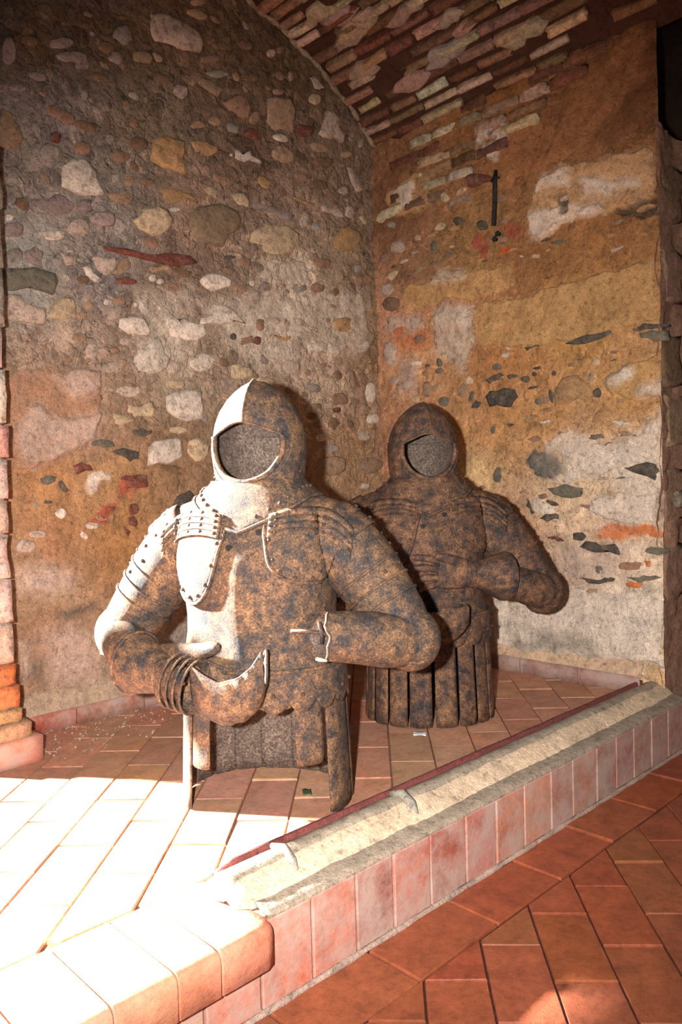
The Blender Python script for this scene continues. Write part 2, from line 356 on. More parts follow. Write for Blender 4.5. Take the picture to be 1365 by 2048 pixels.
('t',[(-0.941,2.695),(-0.947,2.682),(-0.964,2.67),(-0.992,2.659),(-1.008,2.658),(-1.013,2.666),(-1.007,2.679),(-0.991,2.69),(-0.963,2.701),(-0.947,2.703)],1),
('t',[(-0.934,2.637),(-0.947,2.624),(-0.973,2.617),(-1.013,2.613),(-1.033,2.617),(-1.037,2.628),(-1.024,2.64),(-0.999,2.647),(-0.959,2.651),(-0.937,2.648)],1),
('b',[(-0.837,2.561),(-0.846,2.548),(-0.866,2.539),(-0.897,2.532),(-0.914,2.534),(-0.917,2.544),(-0.908,2.556),(-0.889,2.566),(-0.858,2.573),(-0.841,2.572)],1),
('b',[(-0.708,2.608),(-0.718,2.592),(-0.739,2.582),(-0.772,2.574),(-0.79,2.577),(-0.793,2.589),(-0.783,2.604),(-0.763,2.615),(-0.729,2.622),(-0.712,2.62)],1),
('b',[(-0.684,2.486),(-0.694,2.473),(-0.715,2.464),(-0.748,2.457),(-0.766,2.459),(-0.77,2.469),(-0.76,2.482),(-0.74,2.492),(-0.706,2.499),(-0.688,2.497)],1),
('t',[(-1.403,1.85),(-1.32,1.879),(-1.287,1.857),(-1.299,1.839),(-1.377,1.834)],0),
('o',[(-1.169,1.926),(-1.114,1.939),(-1.042,1.935),(-1.008,1.906),(-1.153,1.868)],0),
('w',[(-1.092,1.86),(-1.096,1.854),(-1.108,1.849),(-1.127,1.845),(-1.138,1.845),(-1.142,1.849),(-1.138,1.855),(-1.126,1.86),(-1.107,1.865),(-1.096,1.865)],1),
('c',[(-1.296,1.775),(-1.26,1.823),(-1.219,1.84),(-1.16,1.84),(-1.131,1.81),(-1.145,1.776),(-1.182,1.748),(-1.218,1.738),(-1.263,1.752)],0),
('l',[(-1.656,1.777),(-1.583,1.808),(-1.514,1.791),(-1.536,1.748),(-1.586,1.733),(-1.638,1.744)],0),
('l',[(-1.512,1.791),(-1.462,1.812),(-1.453,1.776),(-1.486,1.749),(-1.515,1.767)],0),
('l',[(-1.364,1.758),(-1.376,1.739),(-1.4,1.73),(-1.436,1.728),(-1.456,1.736),(-1.459,1.753),(-1.448,1.771),(-1.425,1.781),(-1.388,1.783),(-1.368,1.776)],1),
('p',[(-1.464,1.714),(-1.474,1.696),(-1.493,1.687),(-1.523,1.686),(-1.538,1.694),(-1.54,1.711),(-1.53,1.729),(-1.511,1.738),(-1.482,1.739),(-1.466,1.732)],1),
('w',[(-1.637,1.666),(-1.617,1.675),(-1.549,1.687),(-1.554,1.667),(-1.623,1.646)],0),
('w',[(-1.728,1.697),(-1.731,1.689),(-1.737,1.685),(-1.748,1.682),(-1.754,1.685),(-1.755,1.691),(-1.753,1.699),(-1.747,1.704),(-1.736,1.706),(-1.73,1.704)],1),
('l',[(-1.693,1.664),(-1.7,1.647),(-1.717,1.636),(-1.745,1.63),(-1.761,1.634),(-1.766,1.649),(-1.76,1.667),(-1.743,1.678),(-1.715,1.684),(-1.698,1.679)],1),
('l',[(-1.701,1.59),(-1.663,1.615),(-1.635,1.602),(-1.642,1.546),(-1.688,1.556)],0),
('g',[(-1.704,1.576),(-1.709,1.559),(-1.723,1.549),(-1.746,1.545),(-1.759,1.55),(-1.763,1.565),(-1.758,1.582),(-1.744,1.592),(-1.721,1.597),(-1.708,1.592)],1),
('q',[(-1.78,1.522),(-1.708,1.535),(-1.599,1.534),(-1.591,1.508),(-1.607,1.463),(-1.631,1.469),(-1.692,1.474),(-1.783,1.451)],0),
('r',[(-1.411,1.663),(-1.329,1.669),(-1.273,1.654),(-1.154,1.686),(-1.055,1.693),(-1.018,1.673),(-1.107,1.642),(-1.227,1.642),(-1.341,1.647),(-1.4,1.65)],0),
('t',[(-1.286,1.621),(-1.156,1.644),(-1.135,1.632),(-1.252,1.607)],0),
('b',[(-1.132,1.632),(-1.045,1.637),(-1.052,1.614),(-1.121,1.613)],0),
('w',[(-1.498,1.575),(-1.471,1.594),(-1.452,1.559),(-1.421,1.539),(-1.448,1.53),(-1.484,1.549)],0),
('p',[(-1.576,1.613),(-1.517,1.615),(-1.518,1.581),(-1.554,1.57)],0),
('p',[(-1.46,1.615),(-1.369,1.637),(-1.365,1.593),(-1.41,1.561),(-1.441,1.57)],0),
('t',[(-1.359,1.614),(-1.319,1.646),(-1.309,1.602),(-1.344,1.577),(-1.387,1.574)],0),
('l',[(-1.452,1.499),(-1.453,1.482),(-1.463,1.47),(-1.481,1.465),(-1.493,1.469),(-1.499,1.485),(-1.498,1.503),(-1.488,1.514),(-1.47,1.52),(-1.458,1.515)],1),
('t',[(-1.462,1.456),(-1.461,1.443),(-1.465,1.435),(-1.477,1.429),(-1.486,1.431),(-1.492,1.442),(-1.494,1.454),(-1.489,1.462),(-1.478,1.468),(-1.469,1.466)],1),
('c',[(-1.601,1.445),(-1.538,1.469),(-1.524,1.437),(-1.526,1.394),(-1.606,1.382),(-1.627,1.4)],0),
('p',[(-1.784,1.442),(-1.721,1.447),(-1.708,1.421),(-1.638,1.412),(-1.639,1.384),(-1.645,1.356),(-1.697,1.354),(-1.787,1.361)],0),
('w',[(-1.676,1.364),(-1.679,1.357),(-1.687,1.354),(-1.702,1.352),(-1.71,1.354),(-1.713,1.359),(-1.71,1.365),(-1.701,1.369),(-1.687,1.371),(-1.678,1.369)],1),
('w',[(-1.235,1.476),(-1.233,1.457),(-1.239,1.445),(-1.255,1.439),(-1.266,1.444),(-1.275,1.462),(-1.277,1.482),(-1.27,1.494),(-1.255,1.499),(-1.243,1.494)],1),
('p',[(-1.358,1.435),(-1.362,1.418),(-1.374,1.409),(-1.393,1.407),(-1.404,1.413),(-1.407,1.429),(-1.403,1.445),(-1.391,1.455),(-1.372,1.457),(-1.361,1.451)],1),
('w',[(-1.361,1.415),(-1.294,1.431),(-1.259,1.428),(-1.232,1.38),(-1.25,1.368),(-1.325,1.364),(-1.363,1.385)],0),
('w',[(-1.17,1.439),(-1.145,1.463),(-1.134,1.444),(-1.062,1.439),(-0.995,1.434),(-0.986,1.397),(-1.03,1.371),(-1.087,1.367),(-1.155,1.376),(-1.174,1.412)],0),
('w',[(-1.203,1.375),(-1.192,1.353),(-1.176,1.308),(-1.155,1.289),(-1.191,1.239),(-1.29,1.234),(-1.312,1.27),(-1.281,1.313),(-1.234,1.349)],0),
('t',[(-1.487,1.409),(-1.49,1.399),(-1.498,1.393),(-1.513,1.392),(-1.52,1.395),(-1.523,1.404),(-1.52,1.414),(-1.511,1.419),(-1.497,1.421),(-1.489,1.418)],1),
('w',[(-1.2,1.587),(-1.203,1.579),(-1.212,1.573),(-1.225,1.571),(-1.233,1.574),(-1.236,1.582),(-1.233,1.591),(-1.224,1.596),(-1.211,1.598),(-1.203,1.595)],1),
('w',[(-1.171,1.579),(-1.173,1.572),(-1.18,1.568),(-1.192,1.566),(-1.199,1.568),(-1.201,1.574),(-1.198,1.582),(-1.191,1.586),(-1.179,1.588),(-1.173,1.586)],1),
('p',[(-1.309,1.341),(-1.313,1.33),(-1.326,1.324),(-1.348,1.322),(-1.361,1.326),(-1.365,1.335),(-1.36,1.345),(-1.347,1.351),(-1.325,1.354),(-1.313,1.35)],1),
('p',[(-1.45,1.292),(-1.454,1.274),(-1.465,1.264),(-1.484,1.263),(-1.494,1.27),(-1.497,1.287),(-1.493,1.305),(-1.482,1.314),(-1.463,1.316),(-1.453,1.309)],1),
('p',[(-1.358,1.248),(-1.363,1.233),(-1.382,1.223),(-1.415,1.215),(-1.436,1.216),(-1.444,1.227),(-1.439,1.241),(-1.421,1.251),(-1.387,1.26),(-1.367,1.259)],1),
('p',[(-1.112,1.27),(-1.111,1.256),(-1.122,1.245),(-1.145,1.236),(-1.161,1.237),(-1.17,1.247),(-1.171,1.262),(-1.16,1.273),(-1.137,1.282),(-1.121,1.281)],1),
('w',[(-1.181,1.477),(-1.183,1.47),(-1.187,1.466),(-1.194,1.465),(-1.197,1.468),(-1.198,1.474),(-1.197,1.481),(-1.193,1.484),(-1.186,1.485),(-1.183,1.483)],1),
('w',[(-1.285,1.478),(-1.286,1.472),(-1.289,1.469),(-1.295,1.469),(-1.298,1.471),(-1.299,1.476),(-1.297,1.481),(-1.294,1.484),(-1.289,1.485),(-1.286,1.483)],1),
('w',[(-1.397,1.469),(-1.399,1.463),(-1.404,1.459),(-1.413,1.458),(-1.417,1.46),(-1.419,1.466),(-1.417,1.473),(-1.412,1.477),(-1.403,1.478),(-1.399,1.476)],1),
('b',[(-1.471,1.536),(-1.475,1.526),(-1.486,1.52),(-1.504,1.517),(-1.514,1.52),(-1.518,1.529),(-1.514,1.539),(-1.503,1.545),(-1.485,1.548),(-1.474,1.545)],1),
('k',[(-1.336,1.483),(-1.34,1.473),(-1.351,1.467),(-1.368,1.464),(-1.378,1.467),(-1.381,1.477),(-1.377,1.487),(-1.367,1.493),(-1.349,1.496),(-1.34,1.492)],1),
('k',[(-1.192,1.704),(-1.202,1.693),(-1.219,1.689),(-1.245,1.693),(-1.257,1.7),(-1.257,1.713),(-1.247,1.724),(-1.23,1.728),(-1.204,1.725),(-1.192,1.717)],1),
('r',[(-1.289,1.557),(-1.297,1.548),(-1.318,1.542),(-1.352,1.54),(-1.372,1.542),(-1.377,1.55),(-1.37,1.559),(-1.349,1.564),(-1.314,1.567),(-1.295,1.565)],1),
('k',[(-1.092,1.568),(-1.099,1.555),(-1.117,1.548),(-1.146,1.546),(-1.161,1.55),(-1.165,1.562),(-1.158,1.575),(-1.141,1.582),(-1.112,1.584),(-1.096,1.58)],1),
('h',[(-1.056,1.853),(-1.003,1.896),(-0.896,1.931),(-0.814,1.916),(-0.801,1.88),(-0.824,1.836),(-0.874,1.804),(-0.903,1.754),(-0.956,1.755),(-1.021,1.775),(-1.052,1.795)],0),
('c',[(-0.839,1.977),(-0.782,1.999),(-0.747,1.97),(-0.756,1.943),(-0.805,1.946)],0),
('c',[(-0.903,1.966),(-0.914,1.955),(-0.932,1.951),(-0.958,1.952),(-0.971,1.958),(-0.972,1.97),(-0.962,1.981),(-0.944,1.985),(-0.917,1.983),(-0.904,1.977)],1),
('l',[(-0.74,1.966),(-0.651,1.975),(-0.591,1.971),(-0.513,1.965),(-0.529,1.937),(-0.615,1.948),(-0.727,1.947)],0),
('c',[(-0.753,1.839),(-0.685,1.893),(-0.546,1.919),(-0.475,1.895),(-0.481,1.851),(-0.527,1.801),(-0.614,1.77),(-0.689,1.777),(-0.703,1.803),(-0.761,1.803)],0),
('o',[(-0.521,2.043),(-0.445,2.046),(-0.362,2.046),(-0.453,2.032)],0),
('p',[(-0.345,2.044),(-0.293,2.059),(-0.213,2.051),(-0.206,2.018),(-0.276,2.022),(-0.337,2.021)],0),
('p',[(-0.126,2.067),(-0.132,2.047),(-0.147,2.035),(-0.172,2.03),(-0.187,2.035),(-0.191,2.053),(-0.185,2.073),(-0.17,2.085),(-0.145,2.091),(-0.131,2.085)],1),
('p',[(-0.424,1.962),(-0.434,1.937),(-0.448,1.925),(-0.467,1.924),(-0.475,1.934),(-0.472,1.958),(-0.462,1.983),(-0.448,1.996),(-0.429,1.998),(-0.421,1.987)],1),
('c',[(-0.054,2.051),(-0.045,2.037),(-0.047,2.027),(-0.06,2.019),(-0.073,2.02),(-0.088,2.031),(-0.097,2.044),(-0.095,2.054),(-0.082,2.062),(-0.069,2.061)],1),
('o',[(-0.299,1.899),(-0.243,1.966),(-0.18,1.992),(-0.106,1.975),(-0.094,1.939),(-0.157,1.875),(-0.23,1.862),(-0.282,1.877)],0),
('p',[(-0.169,2.153),(-0.174,2.14),(-0.189,2.13),(-0.214,2.125),(-0.228,2.127),(-0.232,2.138),(-0.227,2.152),(-0.212,2.161),(-0.188,2.167),(-0.173,2.165)],1),
('c',[(-0.056,2.197),(-0.061,2.183),(-0.074,2.174),(-0.096,2.168),(-0.109,2.171),(-0.112,2.183),(-0.108,2.197),(-0.095,2.206),(-0.072,2.211),(-0.06,2.208)],1),
('w',[(-1.011,1.605),(-0.987,1.633),(-0.921,1.644),(-0.86,1.629),(-0.868,1.605),(-0.923,1.583),(-0.964,1.571),(-1.002,1.59)],0),
('s',[(-0.832,1.728),(-0.838,1.722),(-0.855,1.716),(-0.885,1.711),(-0.902,1.71),(-0.908,1.715),(-0.902,1.721),(-0.884,1.727),(-0.855,1.732),(-0.837,1.733)],1),
('w',[(-0.739,1.639),(-0.741,1.632),(-0.748,1.627),(-0.759,1.625),(-0.766,1.628),(-0.768,1.635),(-0.765,1.643),(-0.759,1.647),(-0.747,1.649),(-0.741,1.647)],1),
('w',[(-0.956,1.521),(-0.891,1.527),(-0.851,1.507),(-0.796,1.466),(-0.867,1.458),(-0.929,1.445),(-1.021,1.434),(-1.014,1.459),(-0.961,1.476)],0),
('r',[(-0.709,1.408),(-0.713,1.396),(-0.722,1.39),(-0.738,1.388),(-0.747,1.392),(-0.75,1.403),(-0.746,1.415),(-0.737,1.421),(-0.721,1.423),(-0.712,1.419)],1),
('k',[(-0.841,1.408),(-0.755,1.423),(-0.748,1.395),(-0.807,1.377),(-0.842,1.379)],0),
('s',[(-0.837,1.408),(-0.84,1.398),(-0.849,1.393),(-0.862,1.392),(-0.87,1.395),(-0.872,1.404),(-0.869,1.414),(-0.861,1.419),(-0.848,1.42),(-0.84,1.417)],1),
('o',[(-0.657,1.44),(-0.58,1.439),(-0.477,1.427),(-0.55,1.419),(-0.628,1.425)],0),
('w',[(-0.444,1.427),(-0.321,1.434),(-0.331,1.389),(-0.387,1.39),(-0.449,1.402)],0),
('w',[(-0.243,1.408),(-0.253,1.394),(-0.273,1.387),(-0.304,1.388),(-0.319,1.396),(-0.321,1.41),(-0.311,1.425),(-0.292,1.431),(-0.261,1.43),(-0.245,1.423)],1),
('w',[(-0.136,1.446),(-0.069,1.476),(-0.05,1.449),(-0.08,1.423),(-0.142,1.413)],0),
('w',[(-0.575,1.389),(-0.58,1.377),(-0.594,1.37),(-0.619,1.368),(-0.633,1.372),(-0.637,1.383),(-0.632,1.395),(-0.617,1.402),(-0.593,1.405),(-0.579,1.401)],1),
('w',[(-0.625,1.39),(-0.629,1.38),(-0.64,1.375),(-0.658,1.373),(-0.668,1.376),(-0.671,1.386),(-0.667,1.396),(-0.656,1.401),(-0.639,1.403),(-0.628,1.4)],1),
('p',[(-0.483,1.377),(-0.489,1.367),(-0.506,1.361),(-0.534,1.358),(-0.55,1.361),(-0.556,1.37),(-0.55,1.381),(-0.533,1.387),(-0.505,1.39),(-0.488,1.387)],1),
('w',[(-1.066,1.292),(-1.026,1.32),(-0.974,1.325),(-0.934,1.304),(-0.962,1.274),(-1.016,1.253),(-1.066,1.27)],0),
('c',[(-0.877,1.286),(-0.838,1.301),(-0.76,1.279),(-0.761,1.25),(-0.805,1.236),(-0.865,1.237)],0),
('p',[(-0.522,1.527),(-0.465,1.516),(-0.391,1.494),(-0.384,1.477),(-0.45,1.487),(-0.506,1.505)],0),
('p',[(-0.605,1.499),(-0.614,1.486),(-0.637,1.478),(-0.675,1.473),(-0.697,1.476),(-0.704,1.486),(-0.696,1.499),(-0.674,1.507),(-0.635,1.512),(-0.613,1.509)],1),
('p',[(-0.547,1.488),(-0.553,1.468),(-0.568,1.457),(-0.592,1.454),(-0.606,1.461),(-0.61,1.48),(-0.604,1.5),(-0.59,1.511),(-0.565,1.514),(-0.551,1.507)],1),
('p',[(-0.708,1.59),(-0.714,1.57),(-0.729,1.559),(-0.755,1.555),(-0.769,1.562),(-0.774,1.58),(-0.768,1.599),(-0.753,1.61),(-0.727,1.614),(-0.712,1.608)],1),
('k',[(-0.694,1.476),(-0.698,1.458),(-0.708,1.449),(-0.726,1.447),(-0.735,1.454),(-0.738,1.471),(-0.734,1.488),(-0.724,1.497),(-0.706,1.499),(-0.696,1.493)],1),
('p',[(-0.502,1.318),(-0.509,1.3),(-0.53,1.29),(-0.564,1.287),(-0.583,1.294),(-0.589,1.311),(-0.582,1.329),(-0.562,1.339),(-0.528,1.342),(-0.508,1.335)],1),
('o',[(-0.179,1.538),(-0.188,1.516),(-0.213,1.504),(-0.256,1.499),(-0.279,1.506),(-0.287,1.525),(-0.278,1.547),(-0.253,1.56),(-0.211,1.565),(-0.186,1.558)],1),
('k',[(-0.035,1.767),(-0.04,1.748),(-0.067,1.733),(-0.115,1.72),(-0.144,1.72),(-0.156,1.733),(-0.151,1.752),(-0.125,1.767),(-0.078,1.781),(-0.048,1.781)],1),
('g',[(-0.094,1.809),(-0.099,1.795),(-0.112,1.787),(-0.134,1.784),(-0.146,1.788),(-0.15,1.799),(-0.145,1.813),(-0.133,1.821),(-0.111,1.825),(-0.098,1.821)],1),
('g',[(-0.439,1.665),(-0.448,1.652),(-0.472,1.643),(-0.514,1.637),(-0.537,1.639),(-0.545,1.649),(-0.536,1.662),(-0.512,1.671),(-0.471,1.678),(-0.447,1.676)],1),
('k',[(-0.342,1.68),(-0.349,1.665),(-0.369,1.655),(-0.402,1.65),(-0.421,1.654),(-0.427,1.667),(-0.419,1.682),(-0.4,1.692),(-0.367,1.697),(-0.348,1.693)],1),
('w',[(-0.735,1.52),(-0.736,1.515),(-0.74,1.512),(-0.747,1.512),(-0.751,1.513),(-0.752,1.517),(-0.751,1.522),(-0.747,1.525),(-0.74,1.526),(-0.736,1.524)],1),
('k',[(-0.299,1.792),(-0.313,1.775),(-0.34,1.766),(-0.382,1.764),(-0.405,1.771),(-0.409,1.787),(-0.396,1.804),(-0.369,1.813),(-0.326,1.815),(-0.303,1.808)],1),
('k',[(-0.848,1.665),(-0.855,1.658),(-0.87,1.654),(-0.894,1.653),(-0.906,1.656),(-0.909,1.664),(-0.903,1.671),(-0.888,1.675),(-0.864,1.676),(-0.851,1.673)],1),
('g',[(-0.384,1.224),(-0.395,1.212),(-0.414,1.208),(-0.441,1.211),(-0.455,1.22),(-0.455,1.234),(-0.445,1.246),(-0.426,1.25),(-0.398,1.247),(-0.384,1.238)],1),
('c',[(-0.724,1.244),(-0.682,1.26),(-0.598,1.247),(-0.582,1.215),(-0.667,1.216)],0),
('w',[(-0.025,1.229),(-0.031,1.198),(-0.046,1.182),(-0.071,1.181),(-0.085,1.195),(-0.089,1.225),(-0.083,1.256),(-0.068,1.272),(-0.043,1.274),(-0.029,1.26)],1),
('w',[(-0.003,1.111),(-0.007,1.093),(-0.027,1.082),(-0.064,1.076),(-0.088,1.08),(-0.098,1.096),(-0.095,1.113),(-0.075,1.124),(-0.038,1.13),(-0.014,1.126)],1),
('p',[(-0.076,1.016),(-0.088,1.003),(-0.111,0.998),(-0.147,1.002),(-0.166,1.011),(-0.169,1.025),(-0.158,1.039),(-0.135,1.043),(-0.099,1.04),(-0.08,1.031)],1),
('w',[(-0.358,1.008),(-0.364,0.997),(-0.379,0.991),(-0.405,0.991),(-0.419,0.996),(-0.424,1.007),(-0.418,1.018),(-0.403,1.024),(-0.378,1.025),(-0.363,1.02)],1),
('c',[(-1.083,0.981),(-1.032,0.994),(-0.998,0.959),(-1.014,0.91),(-1.065,0.898),(-1.091,0.94)],0),
('w',[(-0.085,0.784),(-0.09,0.774),(-0.104,0.77),(-0.129,0.771),(-0.143,0.776),(-0.148,0.785),(-0.142,0.795),(-0.128,0.799),(-0.103,0.798),(-0.089,0.794)],1),
('t',[(0.005,0.893),(-0.004,0.865),(-0.043,0.848),(-0.113,0.841),(-0.155,0.848),(-0.174,0.872),(-0.166,0.9),(-0.129,0.916),(-0.059,0.925),(-0.016,0.918)],1),
('t',[(-0.246,0.883),(-0.261,0.858),(-0.304,0.846),(-0.376,0.847),(-0.416,0.859),(-0.429,0.884),(-0.414,0.909),(-0.373,0.92),(-0.301,0.921),(-0.259,0.909)],1),
('g',[(-0.287,0.961),(-0.295,0.949),(-0.318,0.944),(-0.355,0.943),(-0.377,0.948),(-0.384,0.96),(-0.376,0.971),(-0.354,0.977),(-0.316,0.977),(-0.294,0.972)],1),
('r',[(-0.251,1.138),(-0.256,1.128),(-0.269,1.124),(-0.292,1.123),(-0.306,1.126),(-0.31,1.135),(-0.305,1.145),(-0.291,1.149),(-0.268,1.151),(-0.255,1.147)],1),
('k',[(-0.199,1.19),(-0.209,1.171),(-0.237,1.161),(-0.283,1.159),(-0.309,1.166),(-0.318,1.184),(-0.308,1.202),(-0.281,1.212),(-0.234,1.215),(-0.207,1.208)],1),
('p',[(-1.276,1.161),(-1.286,1.146),(-1.312,1.137),(-1.356,1.135),(-1.381,1.14),(-1.389,1.154),(-1.379,1.169),(-1.354,1.178),(-1.31,1.181),(-1.284,1.176)],1),
('c',[(-1.368,1.116),(-1.237,1.125),(-1.226,1.092),(-1.239,1.066),(-1.354,1.066),(-1.369,1.085)],0),
('c',[(-1.403,1.072),(-1.353,1.071),(-1.309,1.053),(-1.355,1.038),(-1.394,1.035)],0),
('c',[(-1.088,1.2),(-1.095,1.189),(-1.115,1.183),(-1.149,1.18),(-1.168,1.184),(-1.174,1.194),(-1.167,1.205),(-1.148,1.211),(-1.114,1.213),(-1.094,1.21)],1),
('w',[(-1.176,1.147),(-1.139,1.165),(-1.018,1.177),(-1.023,1.063),(-1.094,1.055),(-1.137,1.07),(-1.178,1.094)],0),
('w',[(-1.267,0.951),(-1.237,0.978),(-1.127,0.996),(-1.118,0.985),(-1.118,0.921),(-1.131,0.91),(-1.229,0.895),(-1.27,0.884)],0),
('c',[(-1.085,1.023),(-1.092,1.014),(-1.111,1.01),(-1.142,1.009),(-1.16,1.013),(-1.166,1.021),(-1.16,1.03),(-1.141,1.034),(-1.11,1.035),(-1.091,1.032)],1),
('s',[(-1.331,1.011),(-1.288,1.023),(-1.247,1.014),(-1.254,1.003),(-1.317,0.996)],0),
('q',[(-1.492,0.968),(-1.407,0.972),(-1.397,0.955),(-1.488,0.954)],0),
('s',[(-1.414,0.937),(-1.303,0.936),(-1.304,0.91),(-1.338,0.9),(-1.371,0.92)],0),
('q',[(-1.676,0.844),(-1.618,0.848),(-1.619,0.834),(-1.668,0.825)],0),
('s',[(-1.587,0.821),(-1.58,0.807),(-1.581,0.798),(-1.589,0.793),(-1.598,0.796),(-1.608,0.808),(-1.615,0.822),(-1.614,0.831),(-1.606,0.836),(-1.598,0.833)],1),
('r',[(-1.557,0.886),(-1.526,0.9),(-1.486,0.871),(-1.543,0.857)],0),
('r',[(-1.391,0.84),(-1.277,0.848),(-1.273,0.807),(-1.365,0.799)],0),
('r',[(-1.311,0.726),(-1.315,0.713),(-1.326,0.707),(-1.344,0.708),(-1.353,0.715),(-1.356,0.728),(-1.352,0.741),(-1.342,0.747),(-1.324,0.746),(-1.314,0.74)],1),
('r',[(-1.352,0.697),(-1.335,0.702),(-1.316,0.675),(-1.325,0.66),(-1.353,0.672)],0),
('r',[(-1.376,0.668),(-1.346,0.646),(-1.355,0.629),(-1.371,0.643)],0),
('x',[(-1.332,0.775),(-1.334,0.769),(-1.339,0.766),(-1.348,0.766),(-1.353,0.769),(-1.354,0.776),(-1.352,0.783),(-1.347,0.786),(-1.338,0.785),(-1.333,0.782)],1),
('r',[(-1.409,0.733),(-1.411,0.726),(-1.417,0.723),(-1.428,0.724),(-1.434,0.727),(-1.436,0.734),(-1.433,0.74),(-1.427,0.743),(-1.417,0.743),(-1.411,0.739)],1),
('k',[(-1.41,0.7),(-1.417,0.692),(-1.435,0.69),(-1.467,0.691),(-1.484,0.696),(-1.49,0.704),(-1.484,0.712),(-1.466,0.715),(-1.434,0.713),(-1.416,0.709)],1),
('w',[(-1.47,0.674),(-1.475,0.666),(-1.488,0.663),(-1.511,0.664),(-1.524,0.669),(-1.528,0.677),(-1.523,0.685),(-1.51,0.688),(-1.487,0.686),(-1.475,0.682)],1),
('w',[(-1.596,0.733),(-1.594,0.722),(-1.599,0.714),(-1.613,0.707),(-1.623,0.708),(-1.631,0.716),(-1.633,0.727),(-1.628,0.735),(-1.615,0.742),(-1.604,0.742)],1),
('w',[(-1.518,0.631),(-1.525,0.629),(-1.533,0.632),(-1.543,0.641),(-1.547,0.649),(-1.545,0.655),(-1.538,0.658),(-1.53,0.655),(-1.52,0.645),(-1.516,0.638)],1),
('p',[(-1.705,0.62),(-1.71,0.605),(-1.725,0.599),(-1.751,0.601),(-1.765,0.609),(-1.769,0.625),(-1.763,0.639),(-1.749,0.645),(-1.724,0.643),(-1.709,0.635)],1),
('p',[(-1.665,0.657),(-1.67,0.648),(-1.684,0.644),(-1.708,0.646),(-1.722,0.651),(-1.726,0.661),(-1.721,0.669),(-1.707,0.673),(-1.683,0.671),(-1.67,0.666)],1),
('s',[(-1.639,0.764),(-1.641,0.76),(-1.648,0.758),(-1.659,0.759),(-1.666,0.761),(-1.668,0.765),(-1.665,0.768),(-1.659,0.77),(-1.647,0.769),(-1.641,0.767)],1),
('g',[(-1.682,0.756),(-1.684,0.751),(-1.69,0.749),(-1.699,0.75),(-1.704,0.752),(-1.706,0.757),(-1.704,0.761),(-1.698,0.763),(-1.689,0.763),(-1.684,0.76)],1),
('p',[(-1.645,1.124),(-1.652,1.112),(-1.668,1.105),(-1.696,1.104),(-1.711,1.108),(-1.716,1.12),(-1.71,1.132),(-1.694,1.139),(-1.666,1.141),(-1.651,1.136)],1),
('q',[(-1.566,1.143),(-1.572,1.133),(-1.585,1.128),(-1.608,1.127),(-1.621,1.13),(-1.626,1.139),(-1.621,1.149),(-1.607,1.154),(-1.584,1.156),(-1.571,1.152)],1),
('q',[(-1.444,1.124),(-1.447,1.114),(-1.457,1.109),(-1.474,1.108),(-1.483,1.112),(-1.486,1.121),(-1.482,1.131),(-1.473,1.136),(-1.456,1.137),(-1.447,1.133)],1),
('s',[(-1.143,0.772),(-1.088,0.792),(-1.067,0.77),(-1.091,0.738),(-1.139,0.719),(-1.169,0.736)],0),
('b',[(-1.094,0.847),(-1.108,0.841),(-1.139,0.846),(-1.188,0.862),(-1.214,0.875),(-1.219,0.888),(-1.205,0.895),(-1.175,0.89),(-1.126,0.874),(-1.099,0.86)],1)]
